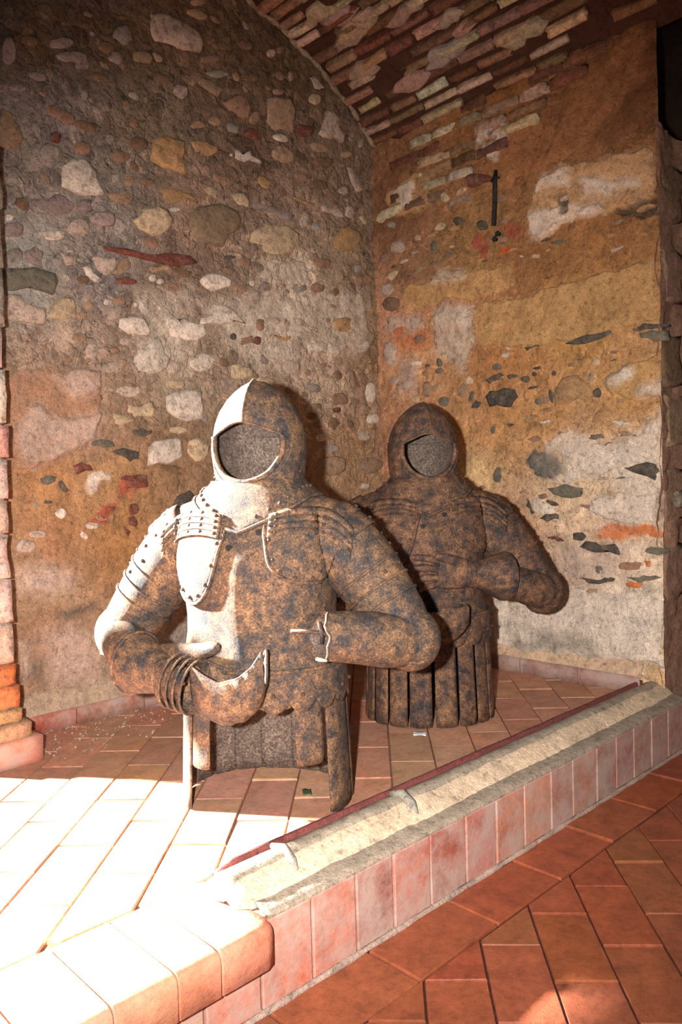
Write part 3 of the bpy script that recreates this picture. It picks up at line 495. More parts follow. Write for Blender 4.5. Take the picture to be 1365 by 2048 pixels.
RIGHT_STONES=[
('p',[(-0.072,2.044),(-0.067,2.031),(-0.055,2.027),(-0.035,2.033),(-0.023,2.042),(-0.019,2.058),(-0.024,2.071),(-0.036,2.074),(-0.057,2.069),(-0.068,2.059)],1),
('p',[(-0.119,1.703),(-0.112,1.687),(-0.092,1.683),(-0.057,1.689),(-0.037,1.701),(-0.03,1.721),(-0.038,1.737),(-0.059,1.742),(-0.094,1.735),(-0.113,1.722)],1),
('g',[(-0.137,1.998),(-0.132,1.988),(-0.121,1.986),(-0.101,1.991),(-0.089,1.999),(-0.085,2.011),(-0.09,2.02),(-0.102,2.022),(-0.122,2.017),(-0.133,2.009)],1),
('s',[(-0.654,1.867),(-0.649,1.856),(-0.634,1.854),(-0.608,1.86),(-0.594,1.87),(-0.589,1.884),(-0.594,1.895),(-0.609,1.898),(-0.635,1.891),(-0.649,1.881)],1),
('s',[(-0.525,1.915),(-0.521,1.905),(-0.509,1.902),(-0.49,1.907),(-0.479,1.915),(-0.475,1.928),(-0.479,1.938),(-0.491,1.941),(-0.51,1.936),(-0.521,1.927)],1),
('c',[(-0.434,1.923),(-0.432,1.913),(-0.418,1.907),(-0.389,1.906),(-0.37,1.91),(-0.36,1.921),(-0.362,1.931),(-0.377,1.937),(-0.406,1.938),(-0.424,1.933)],1),
('c',[(-0.452,2.045),(-0.458,2.029),(-0.452,2.02),(-0.435,2.017),(-0.42,2.022),(-0.407,2.037),(-0.402,2.053),(-0.408,2.062),(-0.425,2.065),(-0.44,2.06)],1),
('l',[(-0.426,2.017),(-0.565,2.014),(-0.57,1.987),(-0.432,1.99)],0),
('c',[(-0.548,2.048),(-0.547,2.04),(-0.534,2.035),(-0.509,2.03),(-0.492,2.03),(-0.483,2.036),(-0.484,2.044),(-0.497,2.05),(-0.523,2.054),(-0.539,2.054)],1),
('c',[(-0.289,1.902),(-0.286,1.894),(-0.276,1.892),(-0.26,1.896),(-0.251,1.902),(-0.248,1.912),(-0.251,1.919),(-0.261,1.921),(-0.277,1.917),(-0.286,1.911)],1),
('o',[(-0.401,1.901),(-0.398,1.894),(-0.382,1.891),(-0.352,1.889),(-0.334,1.892),(-0.326,1.898),(-0.329,1.904),(-0.345,1.908),(-0.375,1.909),(-0.393,1.907)],1),
('o',[(-0.508,1.896),(-0.504,1.891),(-0.49,1.888),(-0.464,1.889),(-0.447,1.892),(-0.44,1.899),(-0.444,1.905),(-0.458,1.907),(-0.485,1.906),(-0.501,1.903)],1),
('r',[(-0.549,2.117),(-0.627,2.084),(-0.685,2.043),(-0.572,2.041),(-0.547,2.053)],0),
('b',[(-0.157,1.626),(-0.148,1.606),(-0.123,1.601),(-0.08,1.608),(-0.055,1.623),(-0.047,1.646),(-0.056,1.666),(-0.082,1.671),(-0.125,1.663),(-0.149,1.648)],1),
('w',[(-0.604,1.664),(-0.602,1.654),(-0.597,1.651),(-0.587,1.653),(-0.582,1.658),(-0.58,1.668),(-0.582,1.678),(-0.588,1.681),(-0.597,1.679),(-0.603,1.674)],1),
('p',[(-0.191,1.883),(-0.183,1.865),(-0.164,1.86),(-0.13,1.868),(-0.11,1.882),(-0.104,1.903),(-0.112,1.921),(-0.132,1.925),(-0.165,1.917),(-0.185,1.903)],1),
('k',[(-0.099,1.849),(-0.093,1.835),(-0.078,1.83),(-0.051,1.836),(-0.036,1.847),(-0.032,1.864),(-0.037,1.879),(-0.053,1.883),(-0.079,1.877),(-0.094,1.867)],1),
('q',[(-0.382,1.843),(-0.378,1.824),(-0.369,1.817),(-0.353,1.82),(-0.345,1.832),(-0.342,1.853),(-0.346,1.872),(-0.355,1.879),(-0.371,1.876),(-0.379,1.864)],1),
('s',[(-0.816,1.333),(-0.892,1.341),(-0.892,1.327),(-0.827,1.317)],0),
('s',[(-1.006,1.32),(-1.114,1.344),(-1.208,1.338),(-1.161,1.319),(-1.085,1.308)],0),
('s',[(-1.244,1.336),(-1.315,1.35),(-1.396,1.335),(-1.396,1.327),(-1.319,1.327),(-1.267,1.324)],0),
('q',[(-1.298,1.315),(-1.392,1.313),(-1.4,1.279),(-1.302,1.298)],0),
('o',[(-0.951,1.148),(-0.988,1.19),(-1.049,1.196),(-1.073,1.171),(-1.111,1.144),(-1.105,1.092),(-0.945,1.088)],0),
('s',[(-0.928,1.164),(-0.946,1.139),(-0.941,1.093),(-0.93,1.104)],0),
('s',[(-1.149,1.114),(-1.146,1.103),(-1.138,1.098),(-1.125,1.099),(-1.118,1.105),(-1.115,1.117),(-1.118,1.129),(-1.126,1.133),(-1.139,1.132),(-1.146,1.126)],1),
('c',[(-1.144,1.234),(-1.141,1.225),(-1.133,1.222),(-1.12,1.224),(-1.113,1.229),(-1.11,1.238),(-1.113,1.246),(-1.121,1.249),(-1.134,1.248),(-1.141,1.242)],1),
('g',[(-1.119,1.179),(-1.117,1.168),(-1.111,1.163),(-1.102,1.164),(-1.097,1.17),(-1.095,1.182),(-1.097,1.193),(-1.102,1.198),(-1.112,1.197),(-1.117,1.191)],1),
('s',[(-0.958,1.212),(-0.956,1.206),(-0.951,1.204),(-0.943,1.204),(-0.938,1.208),(-0.937,1.214),(-0.939,1.22),(-0.943,1.222),(-0.952,1.221),(-0.956,1.218)],1),
('s',[(-0.841,1.202),(-0.838,1.193),(-0.829,1.19),(-0.814,1.191),(-0.805,1.197),(-0.802,1.206),(-0.806,1.215),(-0.814,1.219),(-0.829,1.217),(-0.838,1.211)],1),
('s',[(-0.872,1.219),(-0.87,1.214),(-0.865,1.211),(-0.855,1.212),(-0.85,1.216),(-0.848,1.222),(-0.85,1.228),(-0.856,1.23),(-0.865,1.229),(-0.87,1.226)],1),
('s',[(-0.892,1.243),(-0.89,1.239),(-0.882,1.236),(-0.868,1.236),(-0.859,1.238),(-0.855,1.242),(-0.858,1.247),(-0.866,1.249),(-0.88,1.25),(-0.889,1.248)],1),
('q',[(-0.887,1.108),(-0.885,1.099),(-0.877,1.095),(-0.865,1.096),(-0.857,1.101),(-0.855,1.111),(-0.858,1.12),(-0.865,1.123),(-0.878,1.122),(-0.885,1.117)],1),
('k',[(-0.922,1.109),(-0.92,1.1),(-0.914,1.096),(-0.903,1.097),(-0.897,1.102),(-0.895,1.111),(-0.898,1.12),(-0.904,1.124),(-0.914,1.123),(-0.92,1.118)],1),
('s',[(-0.885,1.169),(-0.882,1.165),(-0.869,1.163),(-0.846,1.161),(-0.832,1.161),(-0.827,1.165),(-0.831,1.169),(-0.844,1.172),(-0.866,1.173),(-0.88,1.173)],1),
('s',[(-0.62,1.222),(-0.665,1.241),(-0.718,1.238),(-0.711,1.212),(-0.641,1.205)],0),
('s',[(-0.729,1.229),(-0.78,1.23),(-0.785,1.218),(-0.74,1.213)],0),
('s',[(-0.621,1.152),(-0.646,1.175),(-0.767,1.167),(-0.783,1.136),(-0.743,1.097),(-0.709,1.1),(-0.68,1.112),(-0.638,1.106)],0),
('q',[(-0.707,1.268),(-0.703,1.259),(-0.694,1.256),(-0.678,1.258),(-0.669,1.263),(-0.666,1.273),(-0.67,1.282),(-0.679,1.286),(-0.695,1.284),(-0.704,1.278)],1),
('s',[(-0.84,1.205),(-0.838,1.197),(-0.829,1.193),(-0.812,1.193),(-0.801,1.196),(-0.796,1.204),(-0.798,1.212),(-0.808,1.216),(-0.825,1.216),(-0.835,1.213)],1),
('w',[(-0.754,1.345),(-0.75,1.335),(-0.744,1.331),(-0.735,1.334),(-0.731,1.34),(-0.732,1.351),(-0.736,1.361),(-0.742,1.365),(-0.751,1.362),(-0.755,1.356)],1),
('w',[(-0.75,1.314),(-0.748,1.308),(-0.738,1.305),(-0.721,1.304),(-0.71,1.307),(-0.705,1.314),(-0.708,1.32),(-0.717,1.323),(-0.735,1.323),(-0.746,1.321)],1),
('p',[(-0.052,1.458),(-0.089,1.469),(-0.125,1.426),(-0.116,1.372),(-0.108,1.346),(-0.063,1.357),(-0.042,1.41)],0),
('q',[(-0.431,1.15),(-0.426,1.137),(-0.412,1.132),(-0.389,1.134),(-0.376,1.142),(-0.372,1.156),(-0.377,1.169),(-0.391,1.174),(-0.414,1.172),(-0.427,1.164)],1),
('s',[(-0.596,1.131),(-0.597,1.122),(-0.589,1.114),(-0.57,1.107),(-0.557,1.107),(-0.548,1.113),(-0.547,1.122),(-0.556,1.13),(-0.575,1.137),(-0.588,1.137)],1),
('q',[(-0.56,1.155),(-0.55,1.139),(-0.541,1.134),(-0.532,1.137),(-0.531,1.147),(-0.537,1.164),(-0.547,1.18),(-0.556,1.185),(-0.565,1.181),(-0.566,1.172)],1),
('q',[(-0.397,1.325),(-0.394,1.314),(-0.386,1.309),(-0.373,1.311),(-0.366,1.317),(-0.363,1.329),(-0.366,1.341),(-0.374,1.346),(-0.387,1.344),(-0.394,1.337)],1),
('q',[(-0.402,1.291),(-0.4,1.283),(-0.39,1.278),(-0.372,1.278),(-0.361,1.282),(-0.356,1.29),(-0.358,1.299),(-0.368,1.303),(-0.386,1.304),(-0.397,1.3)],1),
('q',[(-0.667,1.01),(-0.664,0.999),(-0.658,0.994),(-0.648,0.994),(-0.642,1.0),(-0.641,1.012),(-0.643,1.023),(-0.649,1.028),(-0.659,1.027),(-0.665,1.021)],1),
('c',[(-0.257,1.177),(-0.252,1.167),(-0.241,1.163),(-0.222,1.165),(-0.211,1.171),(-0.207,1.182),(-0.212,1.192),(-0.223,1.196),(-0.242,1.194),(-0.253,1.188)],1),
('c',[(-0.563,1.228),(-0.559,1.217),(-0.547,1.213),(-0.528,1.215),(-0.517,1.222),(-0.513,1.234),(-0.517,1.245),(-0.529,1.249),(-0.548,1.247),(-0.559,1.24)],1),
('c',[(-0.57,1.4),(-0.566,1.391),(-0.553,1.388),(-0.531,1.392),(-0.519,1.398),(-0.515,1.409),(-0.519,1.418),(-0.532,1.421),(-0.554,1.417),(-0.566,1.411)],1),
('p',[(-0.14,1.549),(-0.134,1.536),(-0.119,1.531),(-0.093,1.535),(-0.079,1.545),(-0.074,1.56),(-0.08,1.573),(-0.095,1.577),(-0.121,1.573),(-0.135,1.564)],1),
('x',[(-0.199,1.502),(-0.195,1.489),(-0.177,1.484),(-0.144,1.485),(-0.123,1.491),(-0.113,1.504),(-0.118,1.516),(-0.136,1.522),(-0.17,1.521),(-0.19,1.514)],1),
('k',[(-0.304,1.453),(-0.304,1.44),(-0.29,1.432),(-0.262,1.428),(-0.243,1.432),(-0.232,1.443),(-0.233,1.456),(-0.247,1.464),(-0.275,1.468),(-0.294,1.464)],1),
('p',[(-0.27,1.517),(-0.263,1.499),(-0.244,1.493),(-0.211,1.498),(-0.192,1.51),(-0.186,1.53),(-0.194,1.549),(-0.213,1.554),(-0.246,1.549),(-0.265,1.537)],1),
('t',[(-0.53,1.183),(-0.521,1.163),(-0.508,1.156),(-0.488,1.161),(-0.479,1.173),(-0.481,1.195),(-0.49,1.215),(-0.504,1.222),(-0.523,1.217),(-0.531,1.205)],1),
('t',[(-0.34,1.211),(-0.335,1.19),(-0.32,1.18),(-0.296,1.183),(-0.283,1.195),(-0.279,1.218),(-0.284,1.24),(-0.298,1.249),(-0.322,1.246),(-0.336,1.234)],1),
('p',[(-0.224,1.26),(-0.222,1.245),(-0.2,1.234),(-0.158,1.227),(-0.13,1.229),(-0.115,1.242),(-0.118,1.257),(-0.14,1.268),(-0.183,1.275),(-0.21,1.272)],1),
('q',[(-0.692,0.821),(-0.688,0.795),(-0.678,0.783),(-0.66,0.783),(-0.65,0.796),(-0.648,0.822),(-0.652,0.848),(-0.662,0.86),(-0.679,0.86),(-0.689,0.847)],1),
('q',[(-0.906,0.759),(-0.985,0.775),(-1.066,0.757),(-1.059,0.723),(-1.009,0.717),(-0.932,0.735)],0),
('s',[(-1.066,0.74),(-1.06,0.731),(-1.043,0.727),(-1.013,0.727),(-0.996,0.732),(-0.99,0.74),(-0.997,0.749),(-1.014,0.753),(-1.043,0.752),(-1.06,0.748)],1),
('s',[(-0.817,0.718),(-0.831,0.694),(-0.85,0.658),(-0.836,0.652),(-0.81,0.688)],0),
('s',[(-0.87,0.635),(-0.904,0.659),(-0.957,0.653),(-0.956,0.636),(-0.903,0.623)],0),
('s',[(-0.955,0.69),(-0.948,0.686),(-0.933,0.688),(-0.909,0.696),(-0.896,0.703),(-0.894,0.71),(-0.901,0.714),(-0.916,0.712),(-0.94,0.704),(-0.953,0.697)],1),
('s',[(-1.069,0.552),(-1.188,0.545),(-1.211,0.518),(-1.211,0.502),(-1.141,0.51),(-1.043,0.528)],0),
('q',[(-1.387,0.522),(-1.38,0.514),(-1.36,0.51),(-1.327,0.512),(-1.307,0.517),(-1.302,0.526),(-1.309,0.534),(-1.329,0.537),(-1.363,0.536),(-1.382,0.531)],1),
('s',[(-1.072,0.569),(-1.067,0.558),(-1.055,0.552),(-1.033,0.551),(-1.02,0.556),(-1.016,0.568),(-1.02,0.579),(-1.033,0.585),(-1.055,0.585),(-1.068,0.58)],1),
('r',[(-0.895,0.561),(-0.961,0.56),(-0.98,0.549),(-0.909,0.556)],0),
('s',[(-1.047,0.408),(-1.151,0.415),(-1.204,0.413),(-1.186,0.401),(-1.078,0.387)],0),
('q',[(-1.233,0.42),(-1.327,0.432),(-1.371,0.429),(-1.289,0.402)],0),
('x',[(-1.302,0.398),(-1.297,0.389),(-1.28,0.384),(-1.252,0.382),(-1.235,0.385),(-1.229,0.393),(-1.235,0.401),(-1.252,0.406),(-1.281,0.408),(-1.297,0.406)],1),
('k',[(-1.306,0.468),(-1.298,0.457),(-1.275,0.451),(-1.236,0.449),(-1.212,0.452),(-1.204,0.463),(-1.213,0.474),(-1.236,0.48),(-1.276,0.482),(-1.298,0.478)],1),
('x',[(-1.306,0.487),(-1.328,0.487),(-1.328,0.464),(-1.314,0.463)],0),
('t',[(-1.12,0.359),(-1.116,0.351),(-1.105,0.347),(-1.086,0.345),(-1.075,0.348),(-1.071,0.355),(-1.075,0.363),(-1.086,0.367),(-1.106,0.369),(-1.116,0.366)],1),
('s',[(-1.233,0.83),(-1.36,0.837),(-1.375,0.81),(-1.348,0.779),(-1.316,0.796)],0),
('q',[(-1.437,0.71),(-1.434,0.689),(-1.427,0.68),(-1.415,0.68),(-1.408,0.689),(-1.406,0.71),(-1.408,0.73),(-1.416,0.74),(-1.428,0.74),(-1.435,0.73)],1),
('q',[(-1.146,0.445),(-1.143,0.436),(-1.134,0.431),(-1.12,0.43),(-1.112,0.434),(-1.109,0.443),(-1.112,0.453),(-1.121,0.457),(-1.135,0.458),(-1.143,0.454)],1)]
RIGHT_BLOCKS=[
('o',[(-0.087,2.163),(-0.128,2.173),(-0.271,2.205),(-0.345,2.188),(-0.354,2.036),(-0.286,2.018),(-0.174,2.031),(-0.087,2.043)],0),
('y',[(-0.569,1.549),(-0.81,1.546),(-1.339,1.574),(-1.357,1.549),(-1.36,1.353),(-1.203,1.339),(-1.017,1.33),(-0.817,1.335),(-0.596,1.354),(-0.561,1.444)],0),
('v',[(-0.927,1.995),(-1.028,2.0),(-1.353,1.971),(-1.354,1.901),(-1.362,1.796),(-1.33,1.78),(-1.215,1.786),(-1.122,1.785),(-1.025,1.792),(-0.9,1.741),(-0.847,1.768),(-0.833,1.85),(-0.884,1.962)],0),
('y',[(-0.178,1.703),(-0.351,1.7),(-0.757,1.689),(-0.768,1.582),(-0.626,1.571),(-0.453,1.593),(-0.195,1.581),(-0.176,1.644)],0),
('y',[(-1.154,1.153),(-1.206,1.199),(-1.252,1.224),(-1.374,1.225),(-1.386,1.194),(-1.393,1.085),(-1.338,1.078),(-1.25,1.074),(-1.186,1.106)],0),
('w',[(-1.096,0.717),(-1.144,0.728),(-1.191,0.716),(-1.191,0.738),(-1.353,0.742),(-1.358,0.705),(-1.341,0.652),(-1.335,0.625),(-1.189,0.617),(-1.149,0.633),(-1.071,0.666)],0),
('w',[(-0.628,0.3),(-0.795,0.333),(-0.979,0.361),(-1.227,0.358),(-1.378,0.357),(-1.361,0.164),(-1.384,0.104),(-1.123,0.098),(-0.628,0.062)],0),
('G',[(-0.817,0.874),(-0.856,0.914),(-0.882,0.895),(-0.909,0.9),(-0.948,0.892),(-0.986,0.856),(-0.979,0.816),(-0.933,0.788),(-0.88,0.801),(-0.84,0.832),(-0.813,0.85)],0)]
LEFT_PATCHES=[
('u',0.03,0.004,[(-0.691,1.742),(-0.584,1.749),(-0.455,1.784),(-0.426,1.692),(-0.525,1.634),(-0.556,1.665),(-0.694,1.649)]),
('u',0.04,0.003,[(-0.51,1.618),(-0.342,1.668),(-0.069,1.709),(-0.059,1.487),(-0.138,1.401),(-0.352,1.424),(-0.549,1.446),(-0.592,1.547)]),
('u',0.04,0.002,[(-1.018,1.517),(-0.74,1.596),(-0.51,1.618),(-0.538,1.315),(-0.752,1.297),(-0.89,1.397)]),
('u',0.05,0.002,[(-1.279,1.517),(-1.057,1.571),(-1.069,1.27),(-1.29,1.252)]),
('z',0.015,0.008,[(-1.794,1.196),(-1.445,1.224),(-1.441,1.126),(-1.454,1.077),(-1.463,1.037),(-1.491,0.988),(-1.509,0.948),(-1.601,0.909),(-1.698,0.881),(-1.808,0.873)]),
('m',0.02,0.009,[(-1.743,1.018),(-1.685,1.094),(-1.661,1.095),(-1.625,1.041),(-1.451,1.072),(-1.47,0.988),(-1.539,0.948),(-1.621,0.909),(-1.694,0.881),(-1.746,0.946)]),
('m',0.02,0.009,[(-1.619,1.191),(-1.548,1.216),(-1.445,1.224),(-1.448,1.151),(-1.542,1.121),(-1.601,1.155)]),
('w',0.004,0.006,[(-1.502,0.846),(-1.481,0.861),(-1.449,0.855),(-1.417,0.855),(-1.413,0.835),(-1.461,0.831),(-1.473,0.797),(-1.5,0.783),(-1.52,0.793)]),
('R',0.01,0.004,[(-1.391,0.84),(-1.277,0.848),(-1.273,0.807),(-1.365,0.789),(-1.446,0.682),(-1.52,0.686),(-1.454,0.742),(-1.388,0.759)]),
('m',0.03,0.004,[(-1.772,0.544),(-1.684,0.559),(-1.577,0.52),(-1.579,0.472),(-1.649,0.457),(-1.77,0.489)]),
('m',0.04,0.004,[(-1.694,0.321),(-1.605,0.336),(-1.521,0.284),(-1.511,0.144),(-1.594,0.131),(-1.691,0.165)]),
('s',0.02,0.0,[(-1.628,0.378),(-1.542,0.4),(-1.495,0.409),(-1.532,0.374),(-1.594,0.354)]),
('s',0.02,0.0,[(-1.737,0.235),(-1.697,0.232),(-1.709,0.173),(-1.741,0.189)]),
('p',0.02,0.004,[(-1.769,0.31),(-1.736,0.309),(-1.739,0.198),(-1.765,0.18)]),
('u',0.03,0.004,[(-1.768,0.097),(-1.502,0.103),(-1.16,0.044),(-1.161,0.007),(-1.395,0.061),(-1.656,0.077),(-1.77,0.065)]),
('B',0.06,0.0,[(-1.744,2.383),(-1.012,2.677),(-1.023,2.41),(-1.413,2.248),(-1.755,2.107)]),
('B',0.06,0.0,[(-1.035,2.668),(-0.617,2.836),(-0.221,2.56),(-0.556,2.459),(-0.847,2.471),(-1.044,2.456)]),
('U',0.05,0.0,[(-1.772,1.723),(-1.587,1.718),(-1.581,1.612),(-1.628,1.53),(-1.607,1.459),(-1.635,1.362),(-1.788,1.343)])]
RIGHT_PATCHES=[
('T',0.02,0.004,[(-0.763,2.25),(-0.882,2.234),(-0.949,2.167),(-0.974,2.011),(-0.8,2.03),(-0.715,2.055),(-0.711,2.169)]),
('T',0.03,0.004,[(-1.017,2.318),(-1.169,2.317),(-1.299,2.455),(-1.317,2.438),(-1.333,2.226),(-1.196,2.139),(-1.119,2.109),(-1.039,2.04),(-0.928,2.045),(-0.987,2.203)]),
('w',0.004,0.01,[(-0.153,2.15),(-0.2,2.163),(-0.263,2.166),(-0.264,2.076),(-0.225,2.058),(-0.182,2.072),(-0.155,2.101),(-0.123,2.147)]),
('w',0.003,0.004,[(-0.291,2.194),(-0.312,2.188),(-0.308,2.166),(-0.291,2.176)]),
('w',0.015,0.006,[(-0.927,1.995),(-0.994,2.007),(-1.038,1.971),(-1.027,1.912),(-0.952,1.947),(-0.883,1.925),(-0.884,1.966)]),
('w',0.012,0.006,[(-0.849,1.856),(-0.95,1.857),(-1.041,1.85),(-1.17,1.815),(-1.164,1.791),(-1.04,1.797),(-0.953,1.769),(-0.869,1.749),(-0.842,1.787)]),
('w',0.02,0.005,[(-1.076,1.933),(-1.217,1.888),(-1.305,1.866),(-1.283,1.843),(-1.17,1.845),(-1.095,1.875)]),
('Q',0.008,-0.02,[(-0.976,1.886),(-1.026,1.881),(-1.03,1.822),(-0.99,1.823)]),
('R',0.006,0.0,[(-0.585,1.841),(-0.645,1.841),(-0.636,1.735),(-0.612,1.745),(-0.577,1.793)]),
('X',0.004,0.001,[(-0.698,1.746),(-0.718,1.76),(-0.783,1.752),(-0.78,1.739),(-0.729,1.729),(-0.7,1.731)]),
('R',0.02,0.0,[(-0.721,1.865),(-0.804,1.816),(-0.798,1.78),(-0.748,1.801)]),
('u',0.02,0.003,[(-0.351,1.685),(-0.391,1.718),(-0.519,1.706),(-0.537,1.677),(-0.455,1.669)]),
('u',0.02,0.003,[(-0.347,1.555),(-0.452,1.578),(-0.565,1.557),(-0.557,1.466),(-0.358,1.498)]),
('u',0.03,0.003,[(-0.36,1.564),(-0.558,1.53),(-0.561,1.404),(-0.508,1.275),(-0.355,1.383)]),
('x',0.03,0.002,[(-0.091,1.508),(-0.304,1.495),(-0.329,1.413),(-0.26,1.401),(-0.118,1.427)]),
('p',0.02,0.004,[(-0.024,1.524),(-0.123,1.574),(-0.251,1.552),(-0.305,1.506),(-0.22,1.477),(-0.105,1.489)]),
('m',0.03,0.003,[(-0.123,1.371),(-0.245,1.355),(-0.233,1.223),(-0.133,1.211)]),
('w',0.012,0.008,[(-1.196,1.17),(-1.229,1.21),(-1.283,1.199),(-1.278,1.165),(-1.233,1.144),(-1.196,1.127),(-1.178,1.155)]),
('w',0.02,0.005,[(-1.286,1.113),(-1.321,1.13),(-1.381,1.136),(-1.389,1.086),(-1.294,1.091)]),
('w',0.02,0.007,[(-0.894,0.924),(-0.958,0.967),(-1.009,0.977),(-1.059,0.965),(-1.155,0.906),(-1.225,0.933),(-1.292,0.95),(-1.319,0.995),(-1.371,1.025),(-1.379,0.97),(-1.335,0.85),(-1.246,0.845),(-1.153,0.813),(-0.996,0.817),(-0.972,0.887),(-0.904,0.9)]),
('w',0.02,0.005,[(-0.946,0.788),(-0.986,0.821),(-1.074,0.853),(-1.085,0.801),(-1.035,0.78)]),
('w',0.01,0.006,[(-0.831,0.712),(-0.944,0.694),(-0.93,0.653),(-0.857,0.647)]),
('x',0.006,0.003,[(-1.093,0.564),(-1.16,0.611),(-1.224,0.617),(-1.33,0.622),(-1.399,0.594),(-1.399,0.579),(-1.235,0.574),(-1.188,0.556),(-1.129,0.56)]),
('b',0.02,-0.004,[(-1.353,0.752),(-1.38,0.752),(-1.389,0.636),(-1.346,0.63)]),
('p',0.04,0.003,[(-0.98,0.537),(-1.188,0.512),(-1.215,0.425),(-0.977,0.386)]),
('w',0.02,0.004,[(-1.2,0.54),(-1.296,0.538),(-1.29,0.505),(-1.205,0.507)]),
('q',0.05,0.0,[(-0.762,0.131),(-1.062,0.179),(-1.098,0.129),(-0.768,0.085)]),
('w',0.01,0.008,[(-0.605,2.283),(-0.631,2.295),(-0.7,2.245),(-0.72,2.265),(-0.762,2.24),(-0.755,2.201),(-0.711,2.169),(-0.71,2.107),(-0.615,2.168),(-0.629,2.2),(-0.699,2.204),(-0.681,2.226),(-0.609,2.207)]),
('Q',0.004,-0.02,[(-0.662,2.247),(-0.7,2.245),(-0.694,2.232),(-0.668,2.23)]),
('s',0.006,-0.05,[(-1.224,1.771),(-1.295,1.79),(-1.385,1.778),(-1.41,1.746),(-1.384,1.721),(-1.308,1.732),(-1.242,1.753)])]
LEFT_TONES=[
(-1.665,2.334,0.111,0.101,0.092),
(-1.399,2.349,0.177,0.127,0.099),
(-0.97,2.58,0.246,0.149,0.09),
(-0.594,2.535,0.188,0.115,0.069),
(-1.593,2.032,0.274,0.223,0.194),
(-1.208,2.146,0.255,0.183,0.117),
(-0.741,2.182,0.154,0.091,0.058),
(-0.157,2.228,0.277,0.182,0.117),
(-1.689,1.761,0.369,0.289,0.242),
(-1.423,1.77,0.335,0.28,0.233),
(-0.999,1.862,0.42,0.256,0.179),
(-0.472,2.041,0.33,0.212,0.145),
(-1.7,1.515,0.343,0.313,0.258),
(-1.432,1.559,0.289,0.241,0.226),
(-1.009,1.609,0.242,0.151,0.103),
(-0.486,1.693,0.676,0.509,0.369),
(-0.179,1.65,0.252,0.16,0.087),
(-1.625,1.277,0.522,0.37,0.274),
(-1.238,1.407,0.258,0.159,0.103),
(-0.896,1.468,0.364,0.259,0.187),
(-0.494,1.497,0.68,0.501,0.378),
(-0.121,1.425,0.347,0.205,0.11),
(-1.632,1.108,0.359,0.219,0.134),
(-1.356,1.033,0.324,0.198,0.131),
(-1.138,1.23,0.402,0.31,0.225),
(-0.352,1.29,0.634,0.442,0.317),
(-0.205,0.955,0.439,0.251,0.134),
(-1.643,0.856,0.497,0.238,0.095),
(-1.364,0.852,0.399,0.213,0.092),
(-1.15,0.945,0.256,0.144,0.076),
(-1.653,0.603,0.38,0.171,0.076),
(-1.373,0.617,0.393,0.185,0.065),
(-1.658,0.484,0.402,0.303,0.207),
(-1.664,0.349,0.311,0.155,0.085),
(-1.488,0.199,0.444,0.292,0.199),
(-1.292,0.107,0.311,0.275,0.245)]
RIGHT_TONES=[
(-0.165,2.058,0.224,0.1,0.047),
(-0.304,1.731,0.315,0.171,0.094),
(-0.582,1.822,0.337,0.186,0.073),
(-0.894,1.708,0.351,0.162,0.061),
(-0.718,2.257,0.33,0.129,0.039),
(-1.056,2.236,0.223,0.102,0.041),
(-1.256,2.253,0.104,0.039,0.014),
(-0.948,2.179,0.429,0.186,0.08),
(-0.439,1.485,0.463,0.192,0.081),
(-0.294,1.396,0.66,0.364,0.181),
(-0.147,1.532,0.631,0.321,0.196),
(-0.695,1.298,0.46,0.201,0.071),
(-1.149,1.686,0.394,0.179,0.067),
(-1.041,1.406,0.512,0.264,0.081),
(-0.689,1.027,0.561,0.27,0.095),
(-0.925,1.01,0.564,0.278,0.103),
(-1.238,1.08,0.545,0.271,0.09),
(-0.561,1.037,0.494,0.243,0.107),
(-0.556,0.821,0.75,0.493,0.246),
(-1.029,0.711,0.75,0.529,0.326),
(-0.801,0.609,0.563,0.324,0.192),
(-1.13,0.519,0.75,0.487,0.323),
(-1.023,0.416,0.583,0.39,0.286),
(-1.226,0.241,0.75,0.75,0.64),
(-0.909,0.206,0.75,0.75,0.64),
(-1.234,0.803,0.75,0.646,0.529),
(-0.097,0.952,0.458,0.223,0.123),
(-1.375,0.093,0.75,0.443,0.215),
(-0.906,0.042,0.75,0.516,0.347)]

# ------------------------------------------------------------------ walls
def inside(u, v, poly):
    r = np.zeros(u.shape, bool)
    n = len(poly)
    for i in range(n):
        x1, y1 = poly[i]; x2, y2 = poly[(i + 1) % n]
        if y1 == y2: continue
        c = ((y1 > v) != (y2 > v)) & (u < (x2 - x1) * (v - y1) / (y2 - y1) + x1)
        r ^= c
    return r
def edge_dist(u, v, poly):
    d = np.full(u.shape, 9.0)
    n = len(poly)
    for i in range(n):
        x1, y1 = poly[i]; x2, y2 = poly[(i + 1) % n]
        dx, dy = x2 - x1, y2 - y1
        t = np.clip(((u - x1) * dx + (v - y1) * dy) / (dx * dx + dy * dy + 1e-9), 0, 1)
        d = np.minimum(d, np.hypot(u - x1 - t * dx, v - y1 - t * dy))
    return d

def relief(u, v, seed):
    return .030 * fbm(u, v, 2.2, 3, seed) + .016 * fbm(u, v, 11, 3, seed + 5) + .010 * fbm(u, v, 45, 3, seed + 9)

